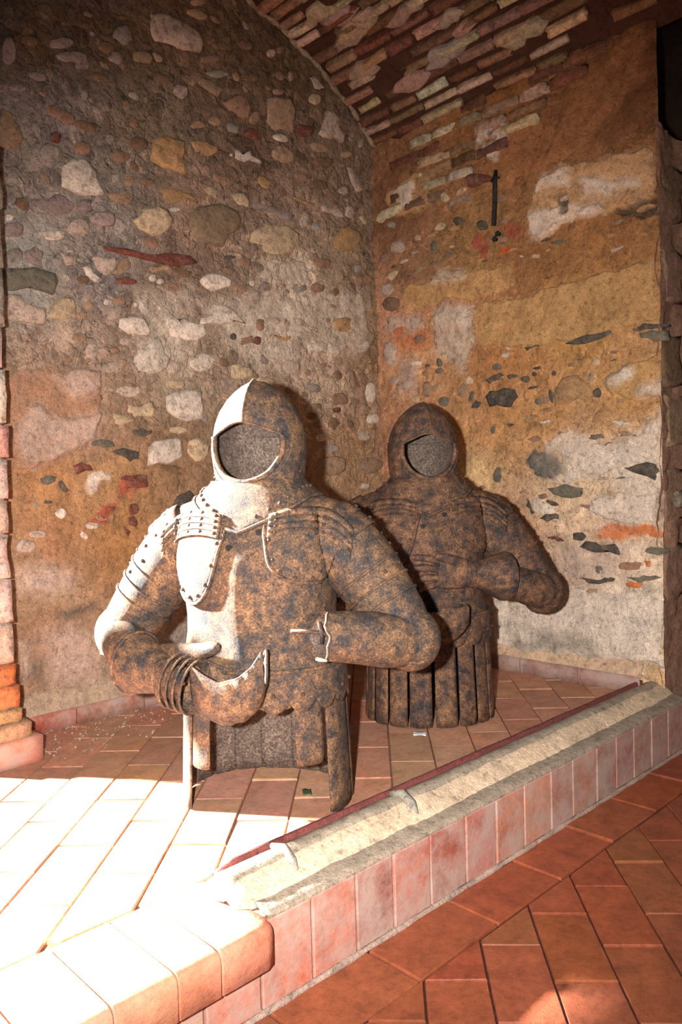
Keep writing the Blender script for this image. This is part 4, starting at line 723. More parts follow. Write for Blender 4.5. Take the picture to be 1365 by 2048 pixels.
def grid_object(name, verts, F, C, mat, parent=None):
    used = np.unique(F)
    mp = np.full(len(verts), -1); mp[used] = np.arange(len(used))
    verts = verts[used]; C = C[used]; F = mp[F]
    me = bpy.data.meshes.new(name)
    me.vertices.add(len(verts)); me.vertices.foreach_set('co', verts.astype(np.float32).ravel())
    me.loops.add(len(F) * 4); me.loops.foreach_set('vertex_index', F.astype(np.int32).ravel())
    me.polygons.add(len(F)); me.polygons.foreach_set('loop_start', np.arange(0, len(F) * 4, 4, dtype=np.int32))
    me.polygons.foreach_set('use_smooth', np.ones(len(F), bool))
    me.update(calc_edges=True)
    at = me.color_attributes.new('Col', 'FLOAT_COLOR', 'POINT')
    at.data.foreach_set('color', C.astype(np.float32).ravel())
    return add(name, me, mat, parent)

def build_wall(name, u0, u1, v0, v1, step, to3, patches, tones, seed, mat, keep=None, relief_k=1.0, blocks=(), bare=None, rag=1.0):
    nu = int((u1 - u0) / step) + 1; nv = int((v1 - v0) / step) + 1
    U, V = np.meshgrid(np.linspace(u0, u1, nu), np.linspace(v0, v1, nv))
    H = relief(U, V, seed) * relief_k
    # ground tone: blend of mortar colours, each spot brightened or darkened to offset the lighting
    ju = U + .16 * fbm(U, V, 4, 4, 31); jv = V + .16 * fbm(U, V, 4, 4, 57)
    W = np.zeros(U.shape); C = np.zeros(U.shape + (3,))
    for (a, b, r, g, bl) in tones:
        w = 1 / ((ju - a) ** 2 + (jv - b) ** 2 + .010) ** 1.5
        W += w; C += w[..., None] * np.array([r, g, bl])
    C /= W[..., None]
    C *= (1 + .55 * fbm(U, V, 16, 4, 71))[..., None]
    A = np.ones(U.shape) if bare is None else bare(U, V)
    eu = U + .026 * rag * fbm(U, V, 22, 4, 3); ev = V + .026 * rag * fbm(U, V, 22, 4, 43)
    raised = []
    todo = [(c, .006, 0.0, poly, True) for (c, poly, s) in blocks] + [(*p, False) for p in patches]
    for (c, feather, h, poly, blk) in todo:
        xs = [p[0] for p in poly]; ys = [p[1] for p in poly]
        m = .08 + feather
        box = (U > min(xs) - m) & (U < max(xs) + m) & (V > min(ys) - m) & (V < max(ys) + m)
        if not box.any(): continue
        a, b = eu[box], ev[box]
        ins = inside(a, b, poly); d = edge_dist(a, b, poly)
        k = np.where(ins, .5 + d / feather * .5, .5 - d / feather * .5).clip(0, 1)
        if blk: k *= (.92 + .7 * fbm(U[box], V[box], 12, 4, 13)).clip(0, 1)
        else: k *= (.80 + .9 * fbm(U[box], V[box], 30, 3, 13)).clip(0, 1)
        col = np.array(PAL[c])
        C[box] = C[box] * (1 - k[:, None]) + col * k[:, None] * (1 + .35 * fbm(U[box], V[box], 9, 4, 29))[:, None]
        if blk:
            B = np.zeros(U.shape); B[box] = np.where(ins, np.minimum(1, d / .010), 0); raised.append(B)
        else:
            H[box] += h * np.where(ins, np.minimum(1, d / .006), 0)
        A[box] *= 1 - .75 * k * (c not in 'BsqQ')
    CA = np.concatenate([C.reshape(-1, 3).clip(0.005, .9), A.reshape(-1, 1)], 1)
    I = np.arange(nu * nv).reshape(nv, nu)
    F = np.stack([I[:-1, :-1], I[:-1, 1:], I[1:, 1:], I[1:, :-1]], -1)
    if keep is not None:
        F2 = F[keep(U, V)[:-1, :-1]]
    o = grid_object(name, to3(U.ravel(), V.ravel(), H.ravel()), F2.reshape(-1, 4), CA, mat)
    tag(o, kind='structure')
    for B in raised:
        on = (B[:-1, :-1] + B[1:, 1:] + B[:-1, 1:] + B[1:, :-1]) > 0
        hh = H - .004 + .015 * B + .008 * fbm(U, V, 18, 3, 83)
        grid_object('ashlar_block', to3(U.ravel(), V.ravel(), hh.ravel()), F[on].reshape(-1, 4), CA, mat, o)
    return o

def L3(u, v, h): return np.stack([u, -h, v], -1)
def R3(u, v, h): return np.stack([-h, u, v], -1)

# vault profile: a segment of a circle springing from the right wall
VP = [(0.0, 2.40), (-.447, 2.691), (-.743, 2.785)]
(ax, ay), (bx, by), (cx_, cy_) = VP
_d = 2 * (ax * (by - cy_) + bx * (cy_ - ay) + cx_ * (ay - by))
VX = ((ax**2 + ay**2) * (by - cy_) + (bx**2 + by**2) * (cy_ - ay) + (cx_**2 + cy_**2) * (ay - by)) / _d
VZ = ((ax**2 + ay**2) * (cx_ - bx) + (bx**2 + by**2) * (ax - cx_) + (cx_**2 + cy_**2) * (bx - ax)) / _d
VR = math.hypot(ax - VX, ay - VZ)
VA0 = math.atan2(2.40 - VZ, -VX)
def vault_z(x):
    return VZ + np.sqrt(np.maximum(VR**2 - (np.asarray(x) - VX)**2, .01))

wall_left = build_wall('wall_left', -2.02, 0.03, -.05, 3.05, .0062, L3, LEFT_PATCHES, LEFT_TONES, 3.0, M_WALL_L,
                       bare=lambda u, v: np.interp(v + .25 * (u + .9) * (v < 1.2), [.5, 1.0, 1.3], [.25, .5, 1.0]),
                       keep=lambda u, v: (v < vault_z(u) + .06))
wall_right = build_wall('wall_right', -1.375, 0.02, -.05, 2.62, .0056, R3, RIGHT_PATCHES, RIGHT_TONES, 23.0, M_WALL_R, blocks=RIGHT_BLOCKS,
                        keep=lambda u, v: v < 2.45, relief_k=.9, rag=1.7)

def stone_mesh(pts, thick, seed):
    """a stone with its own outline: buried ring, bevelled edge, uneven face"""
    rs = random.Random(seed)
    P = [Vector((p[0], p[1])) for p in pts]
    A = sum(P[i].x * P[(i + 1) % len(P)].y - P[(i + 1) % len(P)].x * P[i].y for i in range(len(P)))
    if A < 0: P.reverse()
    while len(P) < 11:
        k = max(range(len(P)), key=lambda i: (P[i] - P[(i + 1) % len(P)]).length)
        a, b = P[k], P[(k + 1) % len(P)]
        e = (b - a).length
        P.insert(k + 1, (a + b) / 2 + Vector((rs.uniform(-.14, .14), rs.uniform(-.14, .14))) * e)
    c = sum(P, Vector((0, 0))) / len(P)
    n = len(P)
    V = []; F = []
    tilt = (rs.uniform(-.25, .25), rs.uniform(-.25, .25))
    for sc, h in ((1.04, -.02), (.97, thick * .62), (.80, thick)):
        for p in P:
            q = (p - c) * sc
            hh = h if h < 0 else h + (q.x * tilt[0] + q.y * tilt[1]) * .35 + rs.uniform(-.12, .12) * thick
            V.append((q.x, q.y, hh))
    V.append((0, 0, thick * rs.uniform(.9, 1.15)))
    for r in range(2):
        for i in range(n):
            j = (i + 1) % n
            F.append((r * n + i, r * n + j, (r + 1) * n + j, (r + 1) * n + i))
    for i in range(n):
        F.append((2 * n + i, 2 * n + (i + 1) % n, 3 * n))
    return V, F, c

def place_stones(table, wall, to3, seed, side, kmin=.004, kmax=.016, name='stone', mat=None, rk=1.0):
    for i, (c, pts, soft) in enumerate(table):
        rs = random.Random(seed * 1000 + i)
        if soft:
            cxm = sum(p[0] for p in pts) / len(pts); cym = sum(p[1] for p in pts) / len(pts)
            pts = [(cxm + (p[0] - cxm) * rs.uniform(.84, 1.14), cym + (p[1] - cym) * rs.uniform(.84, 1.14)) for p in pts]
        w = max(p[0] for p in pts) - min(p[0] for p in pts); h = max(p[1] for p in pts) - min(p[1] for p in pts)
        th = min(kmax, max(kmin, .16 * min(w, h))) * rs.uniform(.7, 1.2)
        V, F, ce = stone_mesh(pts, th, seed * 77 + i)
        base = float(relief(np.array([ce.x]), np.array([ce.y]), 3.0 if side == 'L' else 23.0)[0]) * rk
        if side == 'L':
            VV = [(p[0], -p[2], p[1]) for p in V]; loc = (ce.x, -base, ce.y)
        else:
            VV = [(-p[2], p[0], p[1]) for p in V]; loc = (-base, ce.y * 0 + ce.x, ce.y)
            F = [tuple(reversed(f)) for f in F]
        col = PAL[c]
        j = rs.uniform(.86, 1.12)
        o = add(name, mesh(name, VV, F), mat or M_STONE, wall, loc, color=[v * j for v in col])

place_stones(LEFT_STONES, wall_left, L3, 1, 'L')
place_stones(RIGHT_STONES, wall_right, R3, 2, 'R', rk=.9)

# small rubble between the large stones of the left wall
taken = []
for c, pts, s in LEFT_STONES:
    ux = [p[0] for p in pts]; vz = [p[1] for p in pts]
    taken.append(((min(ux) + max(ux)) / 2, (min(vz) + max(vz)) / 2, max(max(ux) - min(ux), max(vz) - min(vz)) / 2))
small = []
rs = random.Random(99)
tries = 0
while len(small) < 100 and tries < 9000:
    tries += 1
    u = rs.uniform(-1.76, -.03); v = rs.uniform(.95, 2.7)
    if v > vault_z(u) - .08: continue
    if v < 1.15 and u < -1.3: continue
    if v > 2.15 and u < -1.0 and rs.random() < .75: continue
    r = rs.uniform(.011, .032)
    if any(math.hypot(u - a, v - b) < r + d * .95 for a, b, d in taken): continue
    taken.append((u, v, r))
    n = 8
    asp = rs.uniform(.5, .9); tl = rs.uniform(-.5, .3)
    pts = []
    for k in range(n):
        t = 2 * math.pi * k / n; q = r * rs.uniform(.75, 1.15)
        x, y = q * math.cos(t), q * asp * math.sin(t)
        pts.append((u + x * math.cos(tl) - y * math.sin(tl), v + x * math.sin(tl) + y * math.cos(tl)))
    small.append((rs.choice('bbkktpglhbk'), pts, 0))
place_stones(small, wall_left, L3, 3, 'L', .004, .010)

# flakes of slate and loose plaster in the joints of the right wall
taken = []
for c, pts, s in RIGHT_STONES:
    ux = [p[0] for p in pts]; vz = [p[1] for p in pts]
    taken.append(((min(ux) + max(ux)) / 2, (min(vz) + max(vz)) / 2, max(max(ux) - min(ux), max(vz) - min(vz)) / 2))
flakes = []
tries = 0
while len(flakes) < 90 and tries < 6000:
    tries += 1
    u = -rs.uniform(.04, 1.33); v = rs.choice((rs.uniform(.55, 1.02), rs.uniform(1.0, 1.35), rs.uniform(1.62, 2.0)))
    if u > -.45 and v < 1.1: continue
    r = rs.uniform(.008, .028)
    if any(math.hypot(u - a, v - b) < r + d * .8 for a, b, d in taken): continue
    taken.append((u, v, r))
    asp = rs.uniform(.25, .7); tl = rs.uniform(-.15, .15)
    pts = []
    for k in range(9):
        t = 2 * math.pi * k / 9; q = r * rs.uniform(.6, 1.2)
        x, y = q * math.cos(t) * 1.4, q * asp * math.sin(t)
        pts.append((u + x * math.cos(tl) - y * math.sin(tl), v + x * math.sin(tl) + y * math.cos(tl)))
    flakes.append((rs.choice('sqqttkkcwoop'), pts, 0))
place_stones(flakes, wall_right, R3, 6, 'R', .003, .007, 'flake', rk=.9)

# ------------------------------------------------------------------ vaulted ceiling
na, ny = 90, 150
angs = np.linspace(VA0 - .02, VA0 + 1.15, na)
ys = np.linspace(.03, -1.9, ny)
V = []
for a in angs:
    for y in ys:
        h = float(.035 * (vnoise(a * 9, y * 3.5) - .5) + .02 * (vnoise(a * 40, y * 18) - .5))
        r = VR - h
        V.append((VX + r * math.cos(a), y, VZ + r * math.sin(a)))
F = [(i * ny + j, i * ny + j + 1, (i + 1) * ny + j + 1, (i + 1) * ny + j) for i in range(na - 1) for j in range(ny - 1)]
ceiling = add('ceiling', mesh('ceiling', V, F), M_CEMENT, color=srgb(74, 47, 33))
tag(ceiling, kind='structure')

def brick_mesh(seed):
    rs = random.Random(seed)
    V = []; F = []
    nx = 5
    for i in range(nx):
        x = -.5 + i / (nx - 1)
        e = .06 if i in (0, nx - 1) else 0
        for (y, z) in ((-.5, -.5), (-.46, .32), (-.30 + e, .5), (.30 - e, .5), (.46, .32), (.5, -.5)):
            k = rs.uniform(-.07, .07)
            V.append((x + rs.uniform(-.02, .02), y + k, z + (k * 2.2 if z > 0 else 0) - (.25 if e and z > .4 else 0)))
    for i in range(nx - 1):
        for j in range(5):
            a = i * 6 + j
            F.append((a, a + 6, a + 7, a + 1))
    F.append(tuple(range(5, -1, -1)) if False else (0, 1, 2, 3, 4, 5))
    F.append(tuple((nx - 1) * 6 + j for j in (5, 4, 3, 2, 1, 0)))
    return mesh('brick', V, F)
BR = [brick_mesh(k) for k in range(7)]
for b in BR: b.materials.append(M_BRICK)
rs = random.Random(4)
BCOL = [srgb(214, 182, 150), srgb(198, 166, 136), srgb(218, 192, 164), srgb(174, 134, 106), srgb(136, 92, 70), srgb(124, 82, 62), srgb(112, 80, 58), srgb(150, 118, 90), srgb(140, 104, 80)]
row = 0
a = VA0 + .012
while a < VA0 + .95:
    hgt = rs.uniform(.036, .046)
    y = -.01 - (.09 if row % 2 else 0) * rs.random()
    while y > -1.45:
        ln = rs.uniform(.13, .24)
        lim = -1.10 - .55 * (a - VA0)
        yc = y - ln / 2
        pr = 1.0 if yc > lim else .25
        if rs.random() < .90 * pr:
            r = VR - rs.uniform(.002, .016)
            o = add('brick', rs.choice(BR), None, ceiling, (VX + r * math.cos(a), yc, VZ + r * math.sin(a)), color=[v * rs.uniform(.8, 1.1) for v in rs.choice(BCOL[:4] if rs.random() < .52 else BCOL[3:])])
            # local x along the vault, local z towards its axis
            o.rotation_euler = Matrix((Vector((0, -1, 0)), Vector((-math.sin(a), 0, math.cos(a))), Vector((-math.cos(a), 0, -math.sin(a))))).transposed().to_euler()
            o.rotation_euler.rotate_axis('Z', rs.uniform(-.03, .03))
            o.scale = (ln * rs.uniform(.86, .97), hgt * rs.uniform(.7, .95), .035)
        y -= ln
    a += (hgt + .014) / VR
    row += 1
# lumps of lime mortar smeared over the bricks
for i in range(26):
    a = VA0 + rs.uniform(.06, .62); yc = -rs.uniform(.18, .95)
    w = rs.uniform(.025, .075); n = 10
    pts = [(w * math.cos(2 * math.pi * k / n) * rs.uniform(.6, 1.35) * 1.5, w * .6 * math.sin(2 * math.pi * k / n) * rs.uniform(.5, 1.3)) for k in range(n)]
    Vv, Ff, ce = stone_mesh(pts, .012, 900 + i)
    r = VR - .016
    o = add('mortar_lump', mesh('mortar_lump', Vv, Ff), M_STONE, ceiling, (VX + r * math.cos(a), yc, VZ + r * math.sin(a)), color=[v * rs.uniform(.7, 1.0) for v in srgb(190, 164, 142)])
    o.rotation_euler = Matrix((Vector((0, -1, 0)), Vector((-math.sin(a), 0, math.cos(a))), Vector((-math.cos(a), 0, -math.sin(a))))).transposed().to_euler()
# brick courses below the springing, on the right wall
z = 2.385
row = 0
while z > 2.02:
    hgt = rs.uniform(.034, .042)
    y = -.02 - rs.random() * .1
    lim = -1.05 + (2.385 - z) * 1.75
    while y > lim:
        ln = rs.uniform(.10, .20)
        if rs.random() < .72:
            o = add('brick', rs.choice(BR), None, wall_right, (-rs.uniform(.0, .008), y - ln / 2, z), color=[v * rs.uniform(.75, 1.05) for v in rs.choice(BCOL)])
            o.rotation_euler = Matrix((Vector((0, -1, 0)), Vector((0, 0, 1)), Vector((-1, 0, 0)))).transposed().to_euler()
            o.rotation_euler.rotate_axis('Z', rs.uniform(-.05, .05))
            o.scale = (ln * .92, hgt, .03)
        y -= ln
    z -= hgt + .016
    row += 1

def tube(path, rad, n=8, closed=False, caps=True):
    """sweep a circle (rad number or list) along a list of points"""
    P = [Vector(p) for p in path]
    m = len(P)
    V = []; F = []
    R = rad if isinstance(rad, (list, tuple)) else [rad] * m
    prev = None
    for i, p in enumerate(P):
        a = P[(i - 1) % m] if (closed or i > 0) else p
        b = P[(i + 1) % m] if (closed or i < m - 1) else p
        t = (b - a).normalized()
        if prev is None:
            up = Vector((0, 0, 1)) if abs(t.z) < .9 else Vector((0, 1, 0))
            s = t.cross(up).normalized()
        else:
            s = (prev - t * prev.dot(t)).normalized()
        prev = s
        q = t.cross(s)
        for k in range(n):
            th = 2 * math.pi * k / n
            V.append(p + (s * math.cos(th) + q * math.sin(th)) * R[i])
    for i in range(m if closed else m - 1):
        for k in range(n):
            F.append((i * n + k, i * n + (k + 1) % n, ((i + 1) % m) * n + (k + 1) % n, ((i + 1) % m) * n + k))
    if not closed and caps:
        F.append(tuple(range(n - 1, -1, -1)))
        F.append(tuple((m - 1) * n + k for k in range(n)))
    return V, F

# cement fillet where the vault meets the end wall
pth = [(x, -.022 - .006 * math.sin(x * 30), float(vault_z(x)) - .012) for x in np.linspace(-.005, -.95, 60)]
V, F = tube(pth, [.011 + .004 * math.sin(i * 1.7) for i in range(60)], 8)
fil = add('trim_1', mesh('trim_1', V, F), M_CEMENT, color=srgb(150, 128, 104)); tag(fil, kind='structure')

# ------------------------------------------------------------------ jamb at the right end, passage behind it, its shade put into dark colours
def rough_slab(name, corners, nx, ny_, amp, mat, color, seed, parent=None):
    """bilinear patch between four corners, roughened along its normal"""
    A, B, C_, D = [Vector(c) for c in corners]
    nrm = (B - A).cross(D - A).normalized()
    V = []
    for j in range(ny_):
        t = j / (ny_ - 1)
        for i in range(nx):
            s = i / (nx - 1)
            p = (A * (1 - s) + B * s) * (1 - t) + (D * (1 - s) + C_ * s) * t
            q = p.x * 1.3 + p.y
            h = amp * (float(vnoise(q * 9 + seed, p.z * 9)) + .5 * float(vnoise(q * 31 + seed, p.z * 31 + p.y * 20)) - .75)
            V.append(p + nrm * h)
    F = [(j * nx + i, j * nx + i + 1, (j + 1) * nx + i + 1, (j + 1) * nx + i) for j in range(ny_ - 1) for i in range(nx - 1)]
    return add(name, mesh(name, V, F), mat, parent, color=color)

jamb = rough_slab('wall_jamb', [(-.004, -1.365, -.2), (.75, -1.365, -.2), (.75, -1.365, 2.05), (-.004, -1.365, 2.05)], 40, 110, .03, M_CEMENT, srgb(160, 120, 98), 3)
tag(jamb, kind='structure')
jc = [('k', .03, .14, .34), ('k', .03, .15, .62), ('t', .04, .16, .9), ('b', .03, .15, 1.12), ('k', .03, .17, 1.42), ('b', .04, .15, 1.72)]
for i, (c, x0, w, z0) in enumerate(jc):
    h = .2
    V, F, ce = stone_mesh([(x0, z0), (x0 + w, z0 + .01), (x0 + w + .02, z0 + h), (x0 + .01, z0 + h - .01)], .003, 300 + i)
    add('stone', mesh('stone', [(p[0], -p[2], p[1]) for p in V], F), M_STONE, jamb, (ce.x, -1.372, ce.y), color=PAL[c])
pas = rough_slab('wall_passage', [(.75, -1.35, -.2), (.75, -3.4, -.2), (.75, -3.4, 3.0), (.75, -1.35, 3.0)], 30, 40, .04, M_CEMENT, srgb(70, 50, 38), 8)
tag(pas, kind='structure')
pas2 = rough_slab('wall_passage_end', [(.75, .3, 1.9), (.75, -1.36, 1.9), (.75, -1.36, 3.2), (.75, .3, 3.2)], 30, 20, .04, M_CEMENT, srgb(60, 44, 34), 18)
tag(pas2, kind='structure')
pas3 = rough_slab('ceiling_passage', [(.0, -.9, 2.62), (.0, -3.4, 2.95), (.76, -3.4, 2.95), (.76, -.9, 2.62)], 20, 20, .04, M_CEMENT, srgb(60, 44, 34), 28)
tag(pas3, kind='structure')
o = rough_slab('sun_block_slab', [(-1.97, .10, -.2), (1.6, .10, -.2), (1.6, .10, 4.2), (-1.97, .10, 4.2)], 10, 10, .02, M_CEMENT, srgb(150, 120, 100), 38)  # unseen slab added to stop sun leaking into the passage
tag(o, kind='structure')

# ------------------------------------------------------------------ floors
LOW = -.18
def slab(name, x0, x1, y0, y1, z, mat, color, thick=.05):
    V = [(x0, y0, z), (x1, y0, z), (x1, y1, z), (x0, y1, z), (x0, y0, z - thick), (x1, y0, z - thick), (x1, y1, z - thick), (x0, y1, z - thick)]
    F = [(0, 1, 2, 3), (7, 6, 5, 4), (0, 4, 5, 1), (1, 5, 6, 2), (2, 6, 7, 3), (3, 7, 4, 0)]
    o = add(name, mesh(name, V, F, False), mat, color=color)
    tag(o, kind='structure')
    return o
floor_up = slab('floor', -3.6, .02, -1.43, .02, -.0045, M_CEMENT, srgb(136, 92, 70), .16)
floor_low = slab('floor_lower', -4.2, .75, -4.2, -1.40, LOW - .007, M_CEMENT, srgb(72, 40, 32), .05)

def clip(poly, n, d):
    out = []
    for i in range(len(poly)):
        a, b = poly[i], poly[(i + 1) % len(poly)]
        da = a[0] * n[0] + a[1] * n[1] - d; db = b[0] * n[0] + b[1] * n[1] - d
        if da <= 0: out.append(a)
        if (da < 0) != (db < 0) and abs(da - db) > 1e-9:
            t = da / (da - db)
            out.append((a[0] + (b[0] - a[0]) * t, a[1] + (b[1] - a[1]) * t))
    return out
def area(p):
    return abs(sum(p[i][0] * p[(i + 1) % len(p)][1] - p[(i + 1) % len(p)][0] * p[i][1] for i in range(len(p)))) / 2
def tile(poly, z, mat, parent, color, rs, name='floor_tile', thick=.02, bev=.0026):
    if len(poly) < 3 or area(poly) < .0006: return
    c = (sum(p[0] for p in poly) / len(poly), sum(p[1] for p in poly) / len(poly))
    n = len(poly)
    sgn = sum(poly[i][0] * poly[(i + 1) % n][1] - poly[(i + 1) % n][0] * poly[i][1] for i in range(n))
    if sgn < 0: poly = poly[::-1]
    dz = rs.uniform(-.0015, .0015); tx = rs.uniform(-.012, .012); ty = rs.uniform(-.012, .012)
    V = []
    for (k, zz) in ((0, -thick), (0, -bev), (bev, 0)):
        for p in poly:
            dx, dy = p[0] - c[0], p[1] - c[1]
            l = math.hypot(dx, dy)
            s = 1 - k / max(l, .01) * 1.2
            jx = rs.uniform(-.0015, .0015) if k == 0 else 0
            V.append((dx * s + jx, dy * s + jx, zz + (tx * dx + ty * dy if zz > -thick else 0)))
    F = []
    for r in range(2):
        for i in range(n):
            F.append((r * n + i, r * n + (i + 1) % n, (r + 1) * n + (i + 1) % n, (r + 1) * n + i))
    F.append(tuple(2 * n + i for i in range(n)))
    add(name, mesh(name, V, F, False), mat, parent, (c[0], c[1], z + dz), color=color)

def tile_field(ang, w, ln, t0, s0, bounds, z, mat, parent, cols, shade, rs, gap=.0040, view=None):
    e = (math.cos(ang), math.sin(ang)); f = (math.sin(ang), -math.cos(ang))   # s axis, t axis
    for i in range(-24, 26):
        for j in range(-24, 26):
            ta = t0 + i * w; sa = s0 + j * ln + (ln / 2 if i % 2 else 0)
            q = []
            for (ds, dt) in ((gap / 2, gap / 2), (ln - gap / 2, gap / 2), (ln - gap / 2, w - gap / 2), (gap / 2, w - gap / 2)):
                s, t = sa + ds, ta + dt
                q.append((e[0] * s + f[0] * t, e[1] * s + f[1] * t))
            cx = sum(p[0] for p in q) / 4; cy = sum(p[1] for p in q) / 4
            if view and not view(cx, cy): continue
            for (n, d) in bounds:
                q = clip(q, n, d)
                if len(q) < 3: break
            if len(q) < 3: continue
            c = rs.choice(cols)
            tile(q, z, mat, parent, [v * rs.uniform(.9, 1.08) for v in c], rs)

rs = random.Random(21)
A_UP = math.radians(43.6); A_LOW = math.radians(42.4)
UPC = [srgb(194, 136, 106), srgb(188, 128, 98), srgb(186, 132, 102), srgb(196, 140, 110), srgb(180, 124, 96)]
def st(ang, s45, t45):
    # a point given on the 45 degree axes, re-expressed on the tile axes
    x = (s45 + t45) * .70711; y = (s45 - t45) * .70711
    return x * math.cos(ang) + y * math.sin(ang), x * math.sin(ang) - y * math.cos(ang)
s0, t0 = st(A_UP, -1.58, -.055)
tile_field(A_UP, .1275, .252, t0, s0 + .126 * 0, [((0, 1), -.012), ((0, -1), 1.243), ((1, 0), -.01), ((-1, 0), 3.1)], 0, M_TILE, floor_up, UPC, None, rs,
           view=lambda x, y: x > -2.75 - (y + 1.2) * .3)
# border course along the step edge, with a rounded nose
def nose_tile(x0, x1, yb, yf, color, end=False):
    prof = [(yb, -.02), (yb, 0), (yf + .020, 0), (yf + .008, -.003), (yf + .002, -.010), (yf, -.022), (yf, -.078), (yf + .012, -.084), (yf + .03, -.084)]
    V = []; n = len(prof)
    xs = [x0 + .002, x0 + .004, x1 - .004, x1 - .002]
    if end: xs = [x0 + .002, x0 + .004, x1 - .030, x1 - .010, x1]
    cx = (x0 + x1) / 2
    for i, x in enumerate(xs):
        for (y, z) in prof:
            k = 0
            if end and i == len(xs) - 1: k = .030
            if end and i == len(xs) - 2: k = .008
            V.append((x - cx + rs.uniform(-.001, .001), (y + (k if y < yf + .035 else 0)) - yf, z - (k * .25 if z > -.05 and k else 0)))
    F = [(i * n + j, (i + 1) * n + j, (i + 1) * n + j + 1, i * n + j + 1) for i in range(len(xs) - 1) for j in range(n - 1)]
    F.append(tuple(range(n))); F.append(tuple((len(xs) - 1) * n + j for j in range(n - 1, -1, -1)))
    me = mesh('edge_tile', V, F); 
    add('edge_tile', me, M_TILE, floor_up, (cx, yf, 0), color=color)
NOSE = -1.478
xj = [-1.905, -2.034, -2.121, -2.236, -2.36, -2.485, -2.61, -2.735, -2.86, -2.985, -3.11]
for i in range(len(xj) - 1):
    c = [v * rs.uniform(.85, 1.1) for v in rs.choice([srgb(200, 126, 92), srgb(196, 132, 102), srgb(190, 116, 84)])]
    nose_tile(xj[i + 1], xj[i], -1.247, NOSE, c, end=(i == 0))
# lower floor: a border course against the riser, then the diagonal field
LOC = [srgb(146, 76, 50), srgb(150, 79, 52), srgb(142, 76, 52), srgb(146, 82, 54), srgb(152, 80, 52)]
x = -2.72
while x < .5:
    ln = .268
    q = [(x + .003, -1.592), (x + ln - .003, -1.592), (x + ln - .003, -1.452), (x + .003, -1.452)]
    tile(q, LOW, M_TILE_LOW, floor_low, [v * rs.uniform(.85, 1.1) for v in rs.choice(LOC)], rs)
    x += ln
s0, t0 = st(A_LOW, -2.189, .353)
tile_field(A_LOW, .1265, .240, t0, s0, [((0, 1), -1.599), ((1, 0), .6)], LOW, M_TILE_LOW, floor_low, LOC, None, rs,
           view=lambda x, y: -2.3 < x < .35 and y > -2.5 and (x + y) * .7071 > -2.95)

# ------------------------------------------------------------------ step riser and kerb
riser = slab('wall_riser', -3.2, .75, -1.438, -1.40, -.004, M_CEMENT, srgb(150, 120, 104), .19)
rc = [srgb(186, 112, 88), srgb(170, 92, 72), srgb(182, 120, 98), srgb(160, 92, 78), srgb(190, 106, 78)]
xj = [-2.30, -2.175, -2.05, -1.925, -1.796, -1.672, -1.556, -1.430, -1.294, -1.168, -1.039, -.906, -.787, -.645, -.520, -.40, -.27, -.14, -.01, .12, .25]
for i in range(len(xj) - 1):
    x0, x1 = xj[i] + .0022, xj[i + 1] - .0022
    V = []
    for (k, y) in ((0, 0), (0, -.006), (.003, -.0085)):
        V += [(x0 + k, y, LOW + .006 + k), (x1 - k, y, LOW + .006 + k), (x1 - k, y, -.010 - k), (x0 + k, y, -.010 - k)]
    cx = (x0 + x1) / 2
    V = [(v[0] - cx, v[1], v[2] + .09) for v in V]
    F = []
    for r in range(2):
        for e in range(4):
            F.append((r * 4 + e, r * 4 + (e + 1) % 4, (r + 1) * 4 + (e + 1) % 4, (r + 1) * 4 + e))
    F.append((8, 9, 10, 11))
    warm = rs.choice(rc)
    add('riser_tile', mesh('riser_tile', V, F, False), M_RISER, riser, (cx, -1.437 + rs.uniform(-.001, .001), -.09), color=[v * rs.uniform(.85, 1.1) for v in warm])
# mortar fillet at the foot of the riser
V, F = tube([(x, -1.447, LOW + .001) for x in np.linspace(-2.6, .7, 60)], [.008 + .002 * math.sin(i * 2.1) for i in range(60)], 6)
t = add('trim_2', mesh('trim_2', V, F), M_CEMENT, color=srgb(176, 150, 136)); tag(t, kind='structure')

# kerb: weathered mortar curb along the edge of the platform
def kerb_part(name, prof, x0, x1, nx, amp, color, parent, seed, taper=True, mat=None):
    V = []; n = len(prof)
    for i in range(nx):
        x = x0 + (x1 - x0) * i / (nx - 1)
        for j, (y, z) in enumerate(prof):
            k = amp * (float(vnoise(x * 13 + seed, j * .9)) + .6 * float(vnoise(x * 47 + seed, j * 2.3)) - .8)
            e = min(1, (x - x0) / .03) if taper else 1
            V.append((x, y - k * .6 + (1 - e) * .012, (z if z < .004 else (z + k) * (.55 + .45 * e))))
    F = [(i * n + j, (i + 1) * n + j, (i + 1) * n + j + 1, i * n + j + 1) for i in range(nx - 1) for j in range(n - 1)]
    F.append(tuple(range(n)))
    return add(name, mesh(name, V, F), mat or M_CEMENT, parent, color=color)
kerb = empty('kerb', (-.95, -1.36, 0))
tag(kerb, 'weathered cream mortar kerb running along the edge of the raised tiled platform', 'kerb')
def kid(o):
    o.location = (.95, 1.36, 0); o.parent = kerb
kid(kerb_part('mortar_core', [(-1.292, -.01), (-1.293, .026), (-1.303, .036), (-1.325, .043), (-1.345, .040), (-1.365, .022), (-1.372, .016)], -1.945, .02, 220, .005, srgb(166, 150, 132), None, 2))
kid(kerb_part('plaster_face', [(-1.340, .036), (-1.358, .034), (-1.380, .020), (-1.398, .006), (-1.404, -.004)], -1.938, .02, 220, .0035, srgb(226, 196, 166), None, 5))
kid(kerb_part('mortar_ledge', [(-1.388, .006), (-1.402, .004), (-1.425, .001), (-1.440, -.003), (-1.444, -.010), (-1.440, -.014)], -1.90, .02, 220, .004, srgb(166, 148, 130), None, 9, taper=False))
